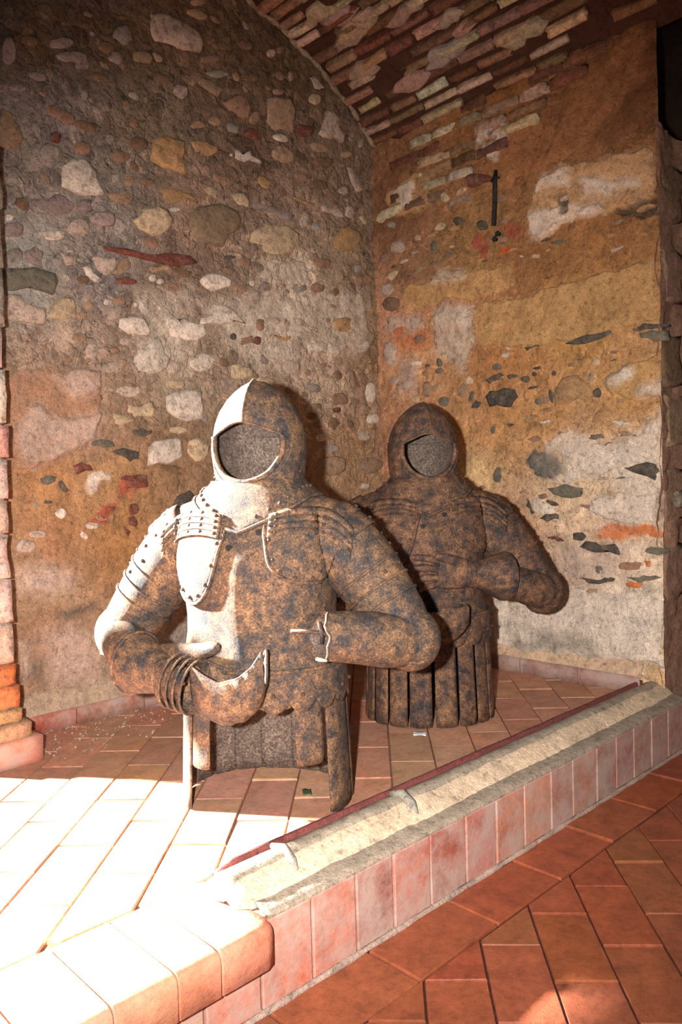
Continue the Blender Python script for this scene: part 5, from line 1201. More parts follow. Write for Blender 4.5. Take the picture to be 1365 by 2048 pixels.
kid(kerb_part('red_edge_strip', [(-1.276, -.005), (-1.277, .036), (-1.282, .042), (-1.292, .041), (-1.294, .02)], -1.90, .0, 160, .003, srgb(122, 66, 62), None, 12))
for (kx, kw) in ((-1.775, .022), (-1.40, .030)):
    V, F = tube([(kx, -1.30, .040), (kx + .004, -1.335, .046), (kx, -1.365, .030), (kx - .003, -1.385, .010)], [kw * .3, kw * .42, kw * .45, kw * .2], 8)
    o = add('cement_repair', mesh('cement_repair', V, F), M_CEMENT, color=srgb(150, 142, 130)); kid(o)

# baseboards: painted tiles with a mortar skirt above
def baseboard(name, side, a0, a1, col):
    root = empty(name, (0, 0, 0)); tag(root, kind='structure')
    u = a0
    while u < a1 - .01:
        ln = min(.26, a1 - u)
        V = []
        for (y, z) in ((0, -.005), (-.030, -.005), (-.032, .050), (-.028, .060), (-.004, .064)):
            for uu in (u + .001, u + ln - .001):
                V.append((uu, y - .006, z) if side == 'L' else (y - .006, -uu, z))
        F = [(2 * i, 2 * i + 1, 2 * i + 3, 2 * i + 2) for i in range(4)]
        if side == 'R': F = [tuple(reversed(f)) for f in F]
        c = [v * rs.uniform(.8, 1.15) for v in rs.choice(col)]
        add('baseboard_tile', mesh('baseboard_tile', V, F), M_RISER, root, color=c)
        u += ln
    pr = [(-.030, .058), (-.026, .072), (-.012, .098), (.0, .12), (.02, .13)]
    V = []
    us = np.linspace(a0, a1, 60)
    for uu in us:
        for (y, z) in pr:
            k = .006 * (float(vnoise(uu * 21, z * 60)) - .5)
            V.append((uu, y - k, z + k) if side == 'L' else (y - k, -uu, z + k))
    n = len(pr)
    F = [(i * n + j, (i + 1) * n + j, (i + 1) * n + j + 1, i * n + j + 1) for i in range(len(us) - 1) for j in range(n - 1)]
    if side == 'R': F = [tuple(reversed(f)) for f in F]
    add('mortar_skirt', mesh('mortar_skirt', V, F), M_CEMENT, root, color=srgb(184, 156, 132) if side == 'L' else srgb(208, 174, 144))
baseboard('baseboard_left', 'L', -1.86, -.01, [srgb(168, 84, 62), srgb(150, 92, 82), srgb(146, 110, 98)])
baseboard('baseboard_right', 'R', .01, 1.30, [srgb(134, 84, 78), srgb(120, 70, 66), srgb(142, 100, 92)])

# ------------------------------------------------------------------ pier at the left, jamb of the daylit opening
pier = empty('wall_pier', (-1.93, -.14, 0)); tag(pier, kind='structure')
def rough_block(name, x0, x1, y0, y1, z0, z1, color, mat, parent, seed, amp=.012, off=(1.93, .14, 0)):
    bm = bmesh.new()
    bmesh.ops.create_cube(bm, size=1)
    bmesh.ops.subdivide_edges(bm, edges=bm.edges[:], cuts=3, use_grid_fill=True)
    for v in bm.verts:
        p = Vector((x0 + (v.co.x + .5) * (x1 - x0), y0 + (v.co.y + .5) * (y1 - y0), z0 + (v.co.z + .5) * (z1 - z0)))
        edge = sum(1 for k in range(3) if abs(abs(v.co[k]) - .5) < 1e-4)
        n = v.co.normalized()
        k = amp * (float(vnoise(p.x * 23 + seed, p.z * 23 + p.y * 17)) - .5) - (amp * .35 if edge > 1 else 0)
        v.co = p + Vector((n.x, n.y, n.z * .4)) * k
    me = bpy.data.meshes.new(name); bm.to_mesh(me); bm.free()
    me.polygons.foreach_set('use_smooth', [True] * len(me.polygons))
    o = add(name, me, mat, parent, off, color=color)
    return o
pz = [(.118, .166, -1.876, 'o'), (.166, .235, -1.878, 'x'), (.235, .30, -1.884, 'X2'), (.30, .42, -1.890, 'm'), (.42, .55, -1.888, 'pk'), (.55, .68, -1.893, 'pk'), (.68, .78, -1.890, 'm'),
      (.78, .90, -1.886, 'pk'), (.90, 1.0, -1.878, 'rd'), (1.0, 1.16, -1.880, 'w'), (1.16, 1.28, -1.886, 'pk'), (1.28, 1.45, -1.876, 'g'), (1.45, 1.62, -1.872, 'g'), (1.62, 1.80, -1.868, 'g'), (1.80, 1.98, -1.885, 'g'), (1.98, 2.2, -1.89, 'b'), (2.2, 2.45, -1.89, 'b'), (2.45, 2.8, -1.89, 'b')]
PX = {'X2': srgb(206, 116, 70), 'pk': srgb(206, 176, 166), 'rd': srgb(206, 150, 138)}
for i, (z0, z1, xr, c) in enumerate(pz):
    rough_block('masonry_block', -1.985, xr, -.268, .0, z0 + .002, z1 - .002, PX.get(c) or PAL[c], M_STONE, pier, i * 3.7)
rough_block('pier_core', -1.978, -1.895, -.255, .03, .0, 2.85, srgb(170, 140, 120), M_CEMENT, pier, 77, .004)
rough_block('pier_base', -2.0, -1.826, -.295, .0, -.005, .078, srgb(206, 104, 66), M_RISER, pier, 5, .006)
rough_block('base_mortar', -1.995, -1.85, -.285, .0, .070, .122, srgb(178, 138, 108), M_CEMENT, pier, 9, .012)
# unseen beams and wall section, added to keep sun off the lower floor
o = rough_block('sun_block_1', -2.62, -2.33, -.03, .03, .66, .92, srgb(120, 86, 60), M_CEMENT, None, 31, .004, (0, 0, 0)); tag(o, kind='structure')
o = rough_block('sun_block_2', -2.88, -2.62, -.03, .03, .745, .92, srgb(120, 86, 60), M_CEMENT, None, 33, .004, (0, 0, 0)); tag(o, kind='structure')
o = rough_slab('sun_block_wall', [(-5.0, 0, .87), (-2.82, 0, .87), (-2.82, 0, 3.0), (-5.0, 0, 3.0)], 40, 40, .03, M_CEMENT, srgb(176, 140, 112), 5); tag(o, kind='structure')

# ------------------------------------------------------------------ suits of armour
def interp(z, tab):
    zs = [t[0] for t in tab]
    return [float(np.interp(z, zs, [t[k] for t in tab])) for k in range(1, len(tab[0]))]
# height, half width, depth in front, depth behind
TORSO = [(.345, .208, .176, .172), (.36, .206, .178, .172), (.40, .197, .172, .166), (.44, .190, .170, .162), (.48, .188, .173, .160), (.53, .192, .178, .160), (.58, .200, .180, .160),
         (.63, .205, .175, .158), (.67, .200, .163, .152), (.70, .196, .152, .145), (.73, .184, .140, .134), (.76, .164, .126, .122), (.785, .142, .114, .112), (.81, .112, .100, .100)]
def torso_pt(a, z, off=0.0):
    w, df, db = interp(z, TORSO)
    c, s = math.cos(a), math.sin(a)
    e = .86
    x = w * math.copysign(abs(c) ** e, c); d = df if s < 0 else db
    y = d * math.copysign(abs(s) ** e, s)
    if s < 0: y -= .012 * math.exp(-(x / .03) ** 2) * min(1, max(0, (.70 - z) / .1))   # keel of the breastplate
    n = Vector((c / w, s / d, 0)).normalized()
    return Vector((x, y, z)) + n * off

def grid_faces(nr, nc, closed):
    F = []
    for i in range(nr - 1):
        for j in range(nc if closed else nc - 1):
            k = (j + 1) % nc
            F.append((i * nc + j, i * nc + k, (i + 1) * nc + k, (i + 1) * nc + j))
    return F

def torso_mesh():
    na = 72
    zs = list(np.linspace(.345, .80, 40))
    V = [torso_pt(2 * math.pi * j / na - math.pi / 2, z) for z in zs for j in range(na)]
    return V, grid_faces(len(zs), na, True)

def loft(path, rads, n=24, squash=1.0, sub=5, jag=None):
    """smooth sweep through centres with their radii; rads may be (r_across, r_up)"""
    P = [Vector(p) for p in path]
    T = np.linspace(0, len(P) - 1, (len(P) - 1) * sub + 1)
    def cr(i, t, A):
        p0 = A[max(i - 1, 0)]; p1 = A[i]; p2 = A[min(i + 1, len(A) - 1)]; p3 = A[min(i + 2, len(A) - 1)]
        return .5 * ((2 * p1) + (p2 - p0) * t + (2 * p0 - 5 * p1 + 4 * p2 - p3) * t * t + (3 * p1 - p0 - 3 * p2 + p3) * t ** 3)
    pts = []; rr = []
    R = [r if isinstance(r, (tuple, list)) else (r, r) for r in rads]
    for t in T:
        i = min(int(t), len(P) - 2); f = t - i
        pts.append(cr(i, f, P))
        rr.append((cr(i, f, [q[0] for q in R]), cr(i, f, [q[1] for q in R])))
    V = []; prev = None
    for i, p in enumerate(pts):
        t = (pts[min(i + 1, len(pts) - 1)] - pts[max(i - 1, 0)]).normalized()
        if prev is None:
            s = Vector((0, 1, 0)); s = (s - t * s.dot(t)).normalized()
        else:
            s = (prev - t * prev.dot(t)).normalized()
        prev = s; q = t.cross(s)
        for k in range(n):
            th = 2 * math.pi * k / n
            d = (s * math.cos(th) * rr[i][0] + q * math.sin(th) * rr[i][1])
            e = 0
            if jag and i == len(pts) - 1: e = jag * (.55 * math.sin(2 * th + .6) + .3 * math.sin(5 * th + 1) + .2 * math.sin(9 * th))
            V.append(p + d + t * e)
    return V, grid_faces(len(pts), n, True), pts

def thick(o, t, offset=-1, mats=None):
    m = o.modifiers.new('thickness', 'SOLIDIFY')
    m.thickness = t; m.offset = offset
    if mats: m.material_offset = 1
    return o

RIV = None
def rivet_mesh():
    V = []; F = []
    n = 8
    for r, h in ((1.0, -.4), (.95, .25), (.6, .8)):
        for k in range(n):
            t = 2 * math.pi * k / n
            V.append((r * math.cos(t), r * math.sin(t), h))
    V.append((0, 0, 1.0))
    for i in range(2):
        for k in range(n): F.append((i * n + k, i * n + (k + 1) % n, (i + 1) * n + (k + 1) % n, (i + 1) * n + k))
    for k in range(n): F.append((2 * n + k, 2 * n + (k + 1) % n, 3 * n))
    return mesh('rivet', V, F)

ARM_R = [(-.12, .0, .715), (-.185, .0, .672), (-.25, .0, .608), (-.305, -.005, .535), (-.350, -.015, .470), (-.375, -.035, .425)]
ARM_RR = [.070, .088, .092, .084, .076, .068]

HELM = [(.755, .100, .098, .104), (.78, .103, .103, .110), (.81, .110, .114, .122), (.85, .116, .122, .134), (.90, .118, .124, .140), (.93, .117, .121, .139), (.96, .111, .113, .132),
        (.99, .099, .100, .118), (1.02, .079, .081, .096), (1.04, .059, .062, .075), (1.055, .039, .042, .052), (1.066, .018, .020, .026), (1.070, .002, .003, .004)]
def helm_pt(a, z, k=1.0):
    w, df, db = interp(z, HELM)
    c, s = math.cos(a), math.sin(a)
    d = df if s < 0 else db
    ridge = .010 * math.exp(-(c * w / .014) ** 2) * (1 if z > .95 else 0) * min(1, (z - .95) / .03) if z > .95 else 0
    y = (d * k + ridge * (1 if s < 0 else -1) * (1 if s < 0 else -1)) * s
    return Vector((w * k * c, y + .012, z))
OPEN = [(-.086, .926), (-.060, .940), (-.012, .956), (.040, .943), (.086, .922), (.088, .895), (.078, .862), (.055, .832), (.022, .815), (-.010, .811), (-.045, .822), (-.072, .848), (-.086, .885)]

def smooth_loop(P, n):
    out = []
    m = len(P)
    for i in range(m):
        p0, p1, p2, p3 = [np.array(P[(i + k - 1) % m]) for k in range(4)]
        for t in np.linspace(0, 1, n, endpoint=False):
            out.append(tuple(.5 * ((2 * p1) + (p2 - p0) * t + (2 * p0 - 5 * p1 + 4 * p2 - p3) * t * t + (3 * p1 - p0 - 3 * p2 + p3) * t ** 3)))
    return out
def smooth_line(P, n):
    out = []
    m = len(P)
    for i in range(m - 1):
        p0, p1, p2, p3 = [np.array(P[min(max(i + k - 1, 0), m - 1)]) for k in range(4)]
        for t in np.linspace(0, 1, n, endpoint=(i == m - 2)):
            out.append(tuple(.5 * ((2 * p1) + (p2 - p0) * t + (2 * p0 - 5 * p1 + 4 * p2 - p3) * t * t + (3 * p1 - p0 - 3 * p2 + p3) * t ** 3)))
    return out

def make_suit(loc, rz, label, broken, mat, helm_yaw=0.0, rivet_col=None):
    root = empty('suit_of_armour', loc, rz)
    tag(root, label, 'armour', 'hollow iron half suits of armour')
    inner = M_RUST_IN
    def part(name, VF, parent=root, t=None, m=None, twoside=False):
        me = mesh(name, VF[0], VF[1])
        me.materials.append(m or mat)
        if twoside: me.materials.append(inner)
        o = add(name, me, None, parent)
        if t: thick(o, t, -1, twoside)
        return o
    # --- body
    TV, TF = torso_mesh()
    breast = part('breastplate', (TV, TF), t=.004, twoside=True)
    AV, AF, APTS = loft(ARM_R, ARM_RR)
    BV = [Vector((-v.x, v.y, v.z)) for v in AV]; BF = [tuple(reversed(f)) for f in AF]
    arm_r = part('upper_arm', (AV, AF), t=.004, twoside=True)
    arm_l = part('upper_arm', (BV, BF), t=.004, twoside=True)
    allV = list(TV); allF = list(TF)
    for vv, ff in ((AV, AF), (BV, BF)):
        o = len(allV); allV += vv; allF += [tuple(i + o for i in f) for f in ff]
    bvh = BVHTree.FromPolygons([tuple(v) for v in allV], allF)
    def front(x, z, off=0.0):
        h = bvh.ray_cast(Vector((x, -1, z)), Vector((0, 1, 0)))
        if h[0] is None: return None
        n = h[1]
        if n.y > 0: n = -n
        return h[0] + n * off
    global RIV
    if RIV is None: RIV = rivet_mesh(); RIV.materials.append(M_RUST_DK)
    def rivet(p, n, parent, s=.0058):
        o = add('rivet', RIV, None, parent, p)
        o.rotation_euler = Vector(n).to_track_quat('Z', 'Y').to_euler()
        o.scale = (s, s, s)
    def riv_front(x, z, parent, off=.004, s=.0058):
        h = bvh.ray_cast(Vector((x, -1, z)), Vector((0, 1, 0)))
        if h[0] is None: return
        n = h[1] if h[1].y < 0 else -h[1]
        rivet(h[0] + n * off, n, parent, s)
    # --- collar: gorget plate lying over the shoulders, coming to a point on the chest
    na = 96
    rows = 12
    V = []
    def zlow(a):
        x = abs(math.cos(a))
        return (.690 + .085 * min(1, x * 1.05) ** .95) if math.sin(a) < 0 else (.735 + .04 * x)
    for i in range(rows):
        for j in range(na):
            a = 2 * math.pi * j / na - math.pi / 2
            z = zlow(a) + (.815 - zlow(a)) * i / (rows - 1)
            V.append(torso_pt(a, z, .009))
    gorget = part('gorget', (V, grid_faces(rows, na, True)), t=.004)
    lp = [torso_pt(2 * math.pi * j / na - math.pi / 2, zlow(2 * math.pi * j / na - math.pi / 2), .010) for j in range(na)]
    part('edge_roll', tube(lp, .0048, 8, True), gorget)
    for j in range(-9, 10):
        if abs(j) < 1: continue
        a = -math.pi / 2 + j * .17
        p = torso_pt(a, zlow(a) + .022, .010); q = torso_pt(a, zlow(a) + .022, .02)
        rivet(p, (q - p) + Vector((0, 0, .004)), gorget, .0052)
    # --- helmet: skull, bevor with the face opening, rims
    helm = empty('helmet', (0, 0, 0), helm_yaw); helm.parent = root
    na = 132
    zs = list(np.linspace(.755, 1.0, 56)) + list(np.linspace(1.004, 1.0698, 22))
    HV = [helm_pt(2 * math.pi * j / na - math.pi / 2, z) for z in zs for j in range(na)]
    HF = grid_faces(len(zs), na, True)
    opn = smooth_loop(OPEN, 6)
    ox = np.array([(HV[f[0]].x + HV[f[2]].x) / 2 for f in HF]); oz = np.array([(HV[f[0]].z + HV[f[2]].z) / 2 for f in HF])
    oy = np.array([(HV[f[0]].y + HV[f[2]].y) / 2 for f in HF])
    cut = inside(ox, oz, opn) & (oy < 0)
    seam = .922 + .05 * np.clip(oy + .05, 0, .2)
    up = [f for f, c, z, s in zip(HF, cut, oz, seam) if not c and z > s]
    lo = [f for f, c, z, s in zip(HF, cut, oz, seam) if not c and z <= s]
    def compact(V, F, k=1.0):
        ids = sorted({i for f in F for i in f}); mp = {i: n for n, i in enumerate(ids)}
        return [Vector((V[i].x * k, V[i].y * k, V[i].z)) for i in ids], [tuple(mp[i] for i in f) for f in F]
    skull = part('skull', compact(HV, up), helm, t=.004, twoside=True)
    bevor = part('bevor', compact(HV, lo, 1.018), helm, t=.005, twoside=True)
    def helm_front(x, z, k=1.0):
        w, df, db = interp(z, HELM)
        c = max(-1, min(1, x / (w * k)))
        return helm_pt(math.atan2(-math.sqrt(1 - c * c), c), z, k)
    low = [p for p in opn if p[1] < .921]
    lo_path = smooth_line([(-.088, .925), (-.088, .885), (-.074, .848), (-.046, .821), (-.010, .810), (.024, .814), (.057, .831), (.080, .862), (.090, .895), (.088, .924)], 6)
    part('rim', tube([helm_front(x, z, 1.022) for x, z in lo_path], .0075, 8), bevor)
    lo2 = [(x * 1.17, z + (z - .90) * .17) for x, z in lo_path[4:-4]]
    part('rim_bead', tube([helm_front(x, z, 1.022) for x, z in lo2], .0026, 6), bevor)
    up_path = smooth_line([(-.088, .925), (-.060, .940), (-.012, .957), (.040, .944), (.088, .923)], 8)
    part('brow_edge', tube([helm_front(x, z, 1.005) for x, z in up_path], .0042, 8), skull)
    zr = list(np.linspace(.957, 1.066, 24))
    comb = [helm_pt(-math.pi / 2, z) + Vector((0, -.001, 0)) for z in zr] + [helm_pt(math.pi / 2, z) for z in list(np.linspace(1.066, .95, 16))]
    part('comb', tube(comb, .0042, 8), skull)
    for sgn in (-1, 1):
        seamp = [helm_pt(-math.pi / 2 + sgn * (math.acos(max(-1, min(1, 0))) * 0 + d), .921 + .012 * (d - .85), 1.02) for d in np.linspace(.85, 2.2, 16)]
        part('seam_bead', tube(seamp, .0028, 6), skull)
    for j in range(-6, 7):
        a = -math.pi / 2 + j * .23
        p = helm_pt(a, .800 + .035 * (abs(j) / 6) ** 2, 1.02)
        rivet(p, (math.cos(a), math.sin(a), .1), bevor, .0042)
    # --- shoulder lames: overlapping bands over the shoulder, riveted
    for sgn, pts, in ((-1, APTS), (1, [Vector((-p.x, p.y, p.z)) for p in APTS])):
        n = 40
        steps = [(3.8, 5.9), (5.8, 8.0)]
        for li, (ta, tb) in enumerate(steps):
            V = []
            for kk, t in enumerate(np.linspace(ta, tb, 4)):
                i = min(int(t), len(pts) - 2); f = t - i
                p = pts[i].lerp(pts[i + 1], f)
                d = (pts[min(i + 2, len(pts) - 1)] - pts[max(i - 1, 0)]).normalized()
                r = float(np.interp(t / 5, range(len(ARM_RR)), ARM_RR)) + .005 + .0035 * kk / 3 + .0005 * li
                s = Vector((0, 1, 0)); q = d.cross(s).normalized()
                for k in range(n):
                    th = math.radians(-30 + 240 * k / (n - 1)) if sgn < 0 else math.radians(210 - 240 * k / (n - 1))
                    # th sweeps front, over the top and behind
                    up_ = q if q.z > 0 else -q
                    V.append(p + (Vector((0, -1, 0)) * math.cos(th) + up_ * math.sin(th)) * r)
            F = grid_faces(4, n, False)
            if sgn < 0: F = [tuple(reversed(f)) for f in F]
            lame = part('shoulder_lame', (V, F), t=.003)
            part('lame_edge', tube(V[3 * n:4 * n], .0022, 5), lame)
            for k in range(2, n - 12, 4):
                v = V[2 * n + k]; c = pts[min(int((ta + tb) / 2), len(pts) - 1)]
                rivet(v, v - c, lame, .0058)
    # --- lames over the front of each shoulder, between collar and wing
    for sgn, x0 in ((-1, .042), (1, .072)):
        def edge(k):
            return [(sgn * x, z - .0135 * k - .05 * (x - x0) * k * .25) for x, z in ((x0, .728), (x0 + .035, .737), (x0 + .07, .740), (x0 + .105, .737), (x0 + .135, .728), (x0 + .16, .712), (x0 + .185, .688))]
        for k in range(4):
            ua = smooth_line(edge(k), 4); ub = smooth_line(edge(k + 1), 4)
            V = []
            for (pa, pb) in zip(ua, ub):
                for f in (0, .5, 1):
                    x = pa[0] + (pb[0] - pa[0]) * f; z = pa[1] + (pb[1] - pa[1]) * f
                    p = front(x, z, .011 + .004 * f)
                    V.append(p if p is not None else (V[-3] if len(V) > 3 else Vector((x, -.1, z))))
            F = grid_faces(len(ua), 3, False)
            if sgn > 0: F = [tuple(reversed(f)) for f in F]
            lame = part('shoulder_lame', (V, F), t=.003)
            part('lame_edge', tube([V[i * 3 + 2] for i in range(len(ua))], .0026, 6), lame)
            for i in range(2, len(ua), 4):
                riv_front(ua[i][0] * .5 + ub[i][0] * .5, ua[i][1] * .5 + ub[i][1] * .5, lame, .014, .0056)
    # --- upper arm bands
    for sgn in (-1, 1):
        for t, r0 in ((12.5, .004), (15, .004), (17.5, .004)):
            i = int(t); p = APTS[i].lerp(APTS[i + 1], t - i); d = (APTS[i + 2] - APTS[i - 1]).normalized()
            r = float(np.interp(t / 5, range(len(ARM_RR)), ARM_RR)) + .0015
            s = Vector((0, 1, 0)); s = (s - d * s.dot(d)).normalized(); q = d.cross(s)
            ring = [p + (s * math.cos(x) + q * math.sin(x)) * r for x in np.linspace(0, 2 * math.pi, 36, endpoint=False)]
            if sgn > 0: ring = [Vector((-v.x, v.y, v.z)) for v in ring]
            part('arm_band', tube(ring, .0038, 6, True), arm_r if sgn < 0 else arm_l)
        for (t, th) in ((9.5, 40), (9.5, 75), (9.5, 110), (11, 25), (11, 60), (11, 95), (11, 130), (13.6, 40), (13.6, 80), (13.6, 120)):
            i = int(t); p = APTS[i].lerp(APTS[i + 1], t - i); d = (APTS[i + 2] - APTS[i - 1]).normalized()
            r = float(np.interp(t / 5, range(len(ARM_RR)), ARM_RR))
            f = Vector((0, -1, 0)); u = d.cross(f); u = u if u.z > 0 else -u
            v = f * math.cos(math.radians(th)) + u * math.sin(math.radians(th))
            pp = p + v * r
            if sgn > 0: pp = Vector((-pp.x, pp.y, pp.z)); v = Vector((-v.x, v.y, v.z))
            rivet(pp, v, arm_r if sgn < 0 else arm_l, .0052)
    # --- chest wings of the shoulder pieces
    wings = [[(-.034, .700), (-.042, .650), (-.058, .590), (-.080, .545), (-.108, .522), (-.140, .526), (-.165, .556), (-.186, .610), (-.200, .665), (-.150, .712), (-.080, .722)],
             [(.064, .712), (.070, .650), (.082, .608), (.108, .582), (.145, .570), (.182, .570), (.210, .600), (.218, .655), (.170, .712), (.110, .728)]]
    for wi, w in enumerate(wings):
        lpts = smooth_loop(w, 5)
        xs = [p[0] for p in lpts]; zz = [p[1] for p in lpts]
        nx = 34; nz = 40
        gx = np.linspace(min(xs), max(xs), nx); gz = np.linspace(min(zz), max(zz), nz)
        V = []; idx = {}
        ok = inside(*np.meshgrid(gx, gz), lpts)
        for j in range(nz):
            for i in range(nx):
                p = front(gx[i], gz[j], .010) if ok[max(0, j - 1):j + 2, max(0, i - 1):i + 2].any() and ok[j, i] else None
                if p is not None: idx[(i, j)] = len(V); V.append(p)
        F = [(idx[(i, j)], idx[(i + 1, j)], idx[(i + 1, j + 1)], idx[(i, j + 1)]) for j in range(nz - 1) for i in range(nx - 1)
             if all(q in idx for q in ((i, j), (i + 1, j), (i + 1, j + 1), (i, j + 1)))]
        wing = part('shoulder_wing', (V, F), t=.009)
        bead = [front(x, z, .009) for x, z in lpts]
        bead = [b for b in bead if b is not None]
        cut_ = [b for b in bead if b.z < .685]
        # keep one open run: start where the bead leaves the collar
        start = 0
        run = len(lpts) * 6 // 11 if wi == 0 else len(lpts) * 5 // 10
        bead = [front(x, z, .009) for x, z in lpts[1:run]]
        part('wing_roll', tube([b for b in bead if b is not None], .0050, 8), wing)
        c = Vector((sum(p[0] for p in lpts) / len(lpts), 0, sum(p[1] for p in lpts) / len(lpts)))
        for k in range(3, run, 5):
            x = c.x + (lpts[k][0] - c.x) * .84; z = c.z + (lpts[k][1] - c.z) * .84
            riv_front(x, z, wing, .012, .0050)
    # holes in the chest: flat black discs painted for their shade
    for (x, z) in ((-.020, .655), (.050, .690)):
        p = front(x, z, .0006); n = Vector((0, -1, 0))
        V = [p + Vector((.0085 * math.cos(t) * (1 + .2 * math.sin(3 * t)), -.0004, .0075 * math.sin(t))) for t in np.linspace(0, 2 * math.pi, 14, endpoint=False)]
        V = [front(v.x, v.z, .0012) for v in V]
        part('rivet_hole', (V + [front(x, z, .0014)], [(k, (k + 1) % 14, 14) for k in range(14)]), breast, m=M_HOLE)
    # --- waist roll, fauld with a scalloped edge, skirt of strips
    na = 96
    part('waist_roll', tube([torso_pt(2 * math.pi * j / na, .362, .004) for j in range(na)], .0055, 8, True))
    SK = lambda z: (float(np.interp(z, [0, .15, .36], [.222, .216, .207])), float(np.interp(z, [0, .15, .36], [.186, .180, .174])))
    def sk_pt(a, z, off=0.0):
        w, d = SK(z)
        c, s = math.cos(a), math.sin(a)
        return Vector(((w + off) * math.copysign(abs(c) ** .92, c), (d + off) * math.copysign(abs(s) ** .92, s), z))
    V = []
    rows = 8; na = 180
    for i in range(rows):
        for j in range(na):
            a = 2 * math.pi * j / na
            zl = .288 - .026 * abs(math.sin(9 * (a + math.pi / 2) + math.pi / 2)) ** .7
            V.append(sk_pt(a, .36 + (zl - .36) * i / (rows - 1), .006))
    fauld = part('fauld', (V, [tuple(reversed(f)) for f in grid_faces(rows, na, True)]), t=.004)
    for k in range(18):
        a = -math.pi / 2 + (k + .5) * math.pi / 9 + math.pi / 18
        p = sk_pt(a, .305, .007)
        rivet(p, (math.cos(a), math.sin(a), 0), fauld, .0055)
    def strip(a0, a1, zt, zb, name='tasset', off=0.0, nb=8, flare=0.0):
        V = []; nz = 10
        for i in range(nz):
            t = i / (nz - 1)
            z = zt + (zb - zt) * t
            for j in range(nb):
                s = j / (nb - 1)
                aa = a0 + (a1 - a0) * s
                mid = abs(s - .5) * 2
                V.append(sk_pt(aa, z + (.004 * mid ** 4 if i == nz - 1 else 0), off - .0022 * mid ** 2))
        F = [tuple(reversed(f)) for f in grid_faces(nz, nb, False)]
        return part(name, (V, F), t=.004, twoside=True)
    D = math.radians
    if broken:
        for (a0, a1, zb) in ((-167, -134, .002), (-131, -113, .115), (-111, -87, .248), (-81, -58, .270), (-56, -33, .132), (-29.5, 4, .002)):
            strip(D(a0), D(a1), .330, zb)
        for k in range(9):
            strip(D(4 + k * 21), D(4 + (k + 1) * 21), .330, .002, 'back_tasset')
    else:
        for k in range(18):
            ac = -90 + (k + .5) * 20
            strip(D(ac - 10 + 1.1), D(ac + 10 - 1.1), .330, .002)
    # --- elbow plates
    for sgn in (-1, 1):
        ez = [(-.392, -.030, .430)][0]
        cc = Vector((sgn * .382, -.028, .425))
        V = []
        na_, nb_ = 28, 14
        for i in range(nb_):
            ph = math.pi * i / (nb_ - 1)
            for j in range(na_):
                th = 2 * math.pi * j / na_
                v = Vector((.066 * math.sin(ph) * math.cos(th), .070 * math.cos(ph), .080 * math.sin(ph) * math.sin(th)))
                v = v + Vector((sgn * .012 * max(0, v.x * sgn / .066), 0, -.006))
                V.append(cc + v)
        F = grid_faces(nb_, na_, True)
        elbow = part('elbow_plate', (V, F if sgn > 0 else F))
        ln = smooth_line([(sgn * .300, -.072, .450), (sgn * .315, -.100, .420), (sgn * .345, -.105, .390), (sgn * .385, -.098, .372), (sgn * .425, -.075, .375)], 6)
        bv2 = BVHTree.FromPolygons([tuple(v) for v in V], F)
        out = []
        for q in ln:
            h = bv2.find_nearest(Vector(q))
            out.append(h[0] + (h[0] - cc).normalized() * .002)
        part('elbow_roll', tube(out, .0045, 7), elbow)
    # --- right forearm, gauntlet cuff, banded wrist, cupped hand
    V, F, _ = loft([(-.385, -.035, .425), (-.335, -.095, .395), (-.275, -.150, .372), (-.205, -.190, .362)], [.062, .060, .052, .044], 22)
    part('forearm', (V, F), t=.003)
    V, F, _ = loft([(-.145, -.222, .350), (-.190, -.200, .356), (-.240, -.172, .362), (-.285, -.142, .368)], [(.040, .042), (.044, .047), (.056, .062), (.068, .078)], 28)
    cuff = part('gauntlet_cuff', (V, F), t=.004, twoside=True)
    part('cuff_roll', tube(V[-28:], .0042, 7, True), cuff)
    for k in range(4):
        f = k / 3
        c = Vector((-.156 + .058 * f, -.222 - .014 * f, .350 - .010 * f))
        V, F, _ = loft([c + Vector((-.009, .004, .002)), c, c + Vector((.010, -.003, -.002))], [(.043, .052), (.046, .057), (.052, .064)], 24, sub=3)
        w = part('wrist_lame', (V, F), t=.003)
        part('lame_edge', tube(V[-24:], .0030, 6, True), w)
        for sa in (.6, 1.25):
            rivet(c + Vector((0, -.045 * math.sin(sa), .056 * math.cos(sa) * 1.0)), (0, -math.sin(sa), math.cos(sa)), w, .005)
    tipx = [-.086, -.050, -.010, .036, .066, .086]
    ztop = [.392, .376, .360, .372, .395, .427]
    zbot = [.292, .268, .256, .270, .298, .352]
    yfr = [-.262, -.278, -.286, -.284, -.276, -.262]
    ybk = [-.190, -.186, -.184, -.190, -.204, -.230]
    if not broken:      # this hand lies flatter, its finger lames level
        tipx = [-.086, -.045, .000, .045, .080, .106]
        ztop = [.394, .392, .392, .398, .404, .408]
        zbot = [.302, .290, .284, .292, .316, .352]
    nf = 25; nb_ = 19
    V = []
    for i in range(nf):
        f = i / (nf - 1) * 5
        x, zt, zb, y0, y1 = [float(np.interp(f, range(6), q)) for q in (tipx, ztop, zbot, yfr, ybk)]
        for j in range(nb_):
            th = math.pi * j / (nb_ - 1)
            g = .0016 * math.sin(f * 9) if f > 2.2 else 0
            c_ = math.copysign(abs(math.cos(th)) ** .75, math.cos(th))
            V.append(Vector((x, (y0 + y1) / 2 + (y0 - y1) / 2 * c_ - g * c_, zt - (zt - zb + g) * math.sin(th) ** .8)))
    hand = part('gauntlet_hand', (V, [tuple(reversed(q)) for q in grid_faces(nf, nb_, False)]), t=.004)
    for jj in (0, nb_ - 1):
        part('hand_edge', tube([V[i * nb_ + jj] for i in range(nf)], .0040, 6), hand)
    part('hand_edge', tube(V[-nb_:], .0040, 6), hand)
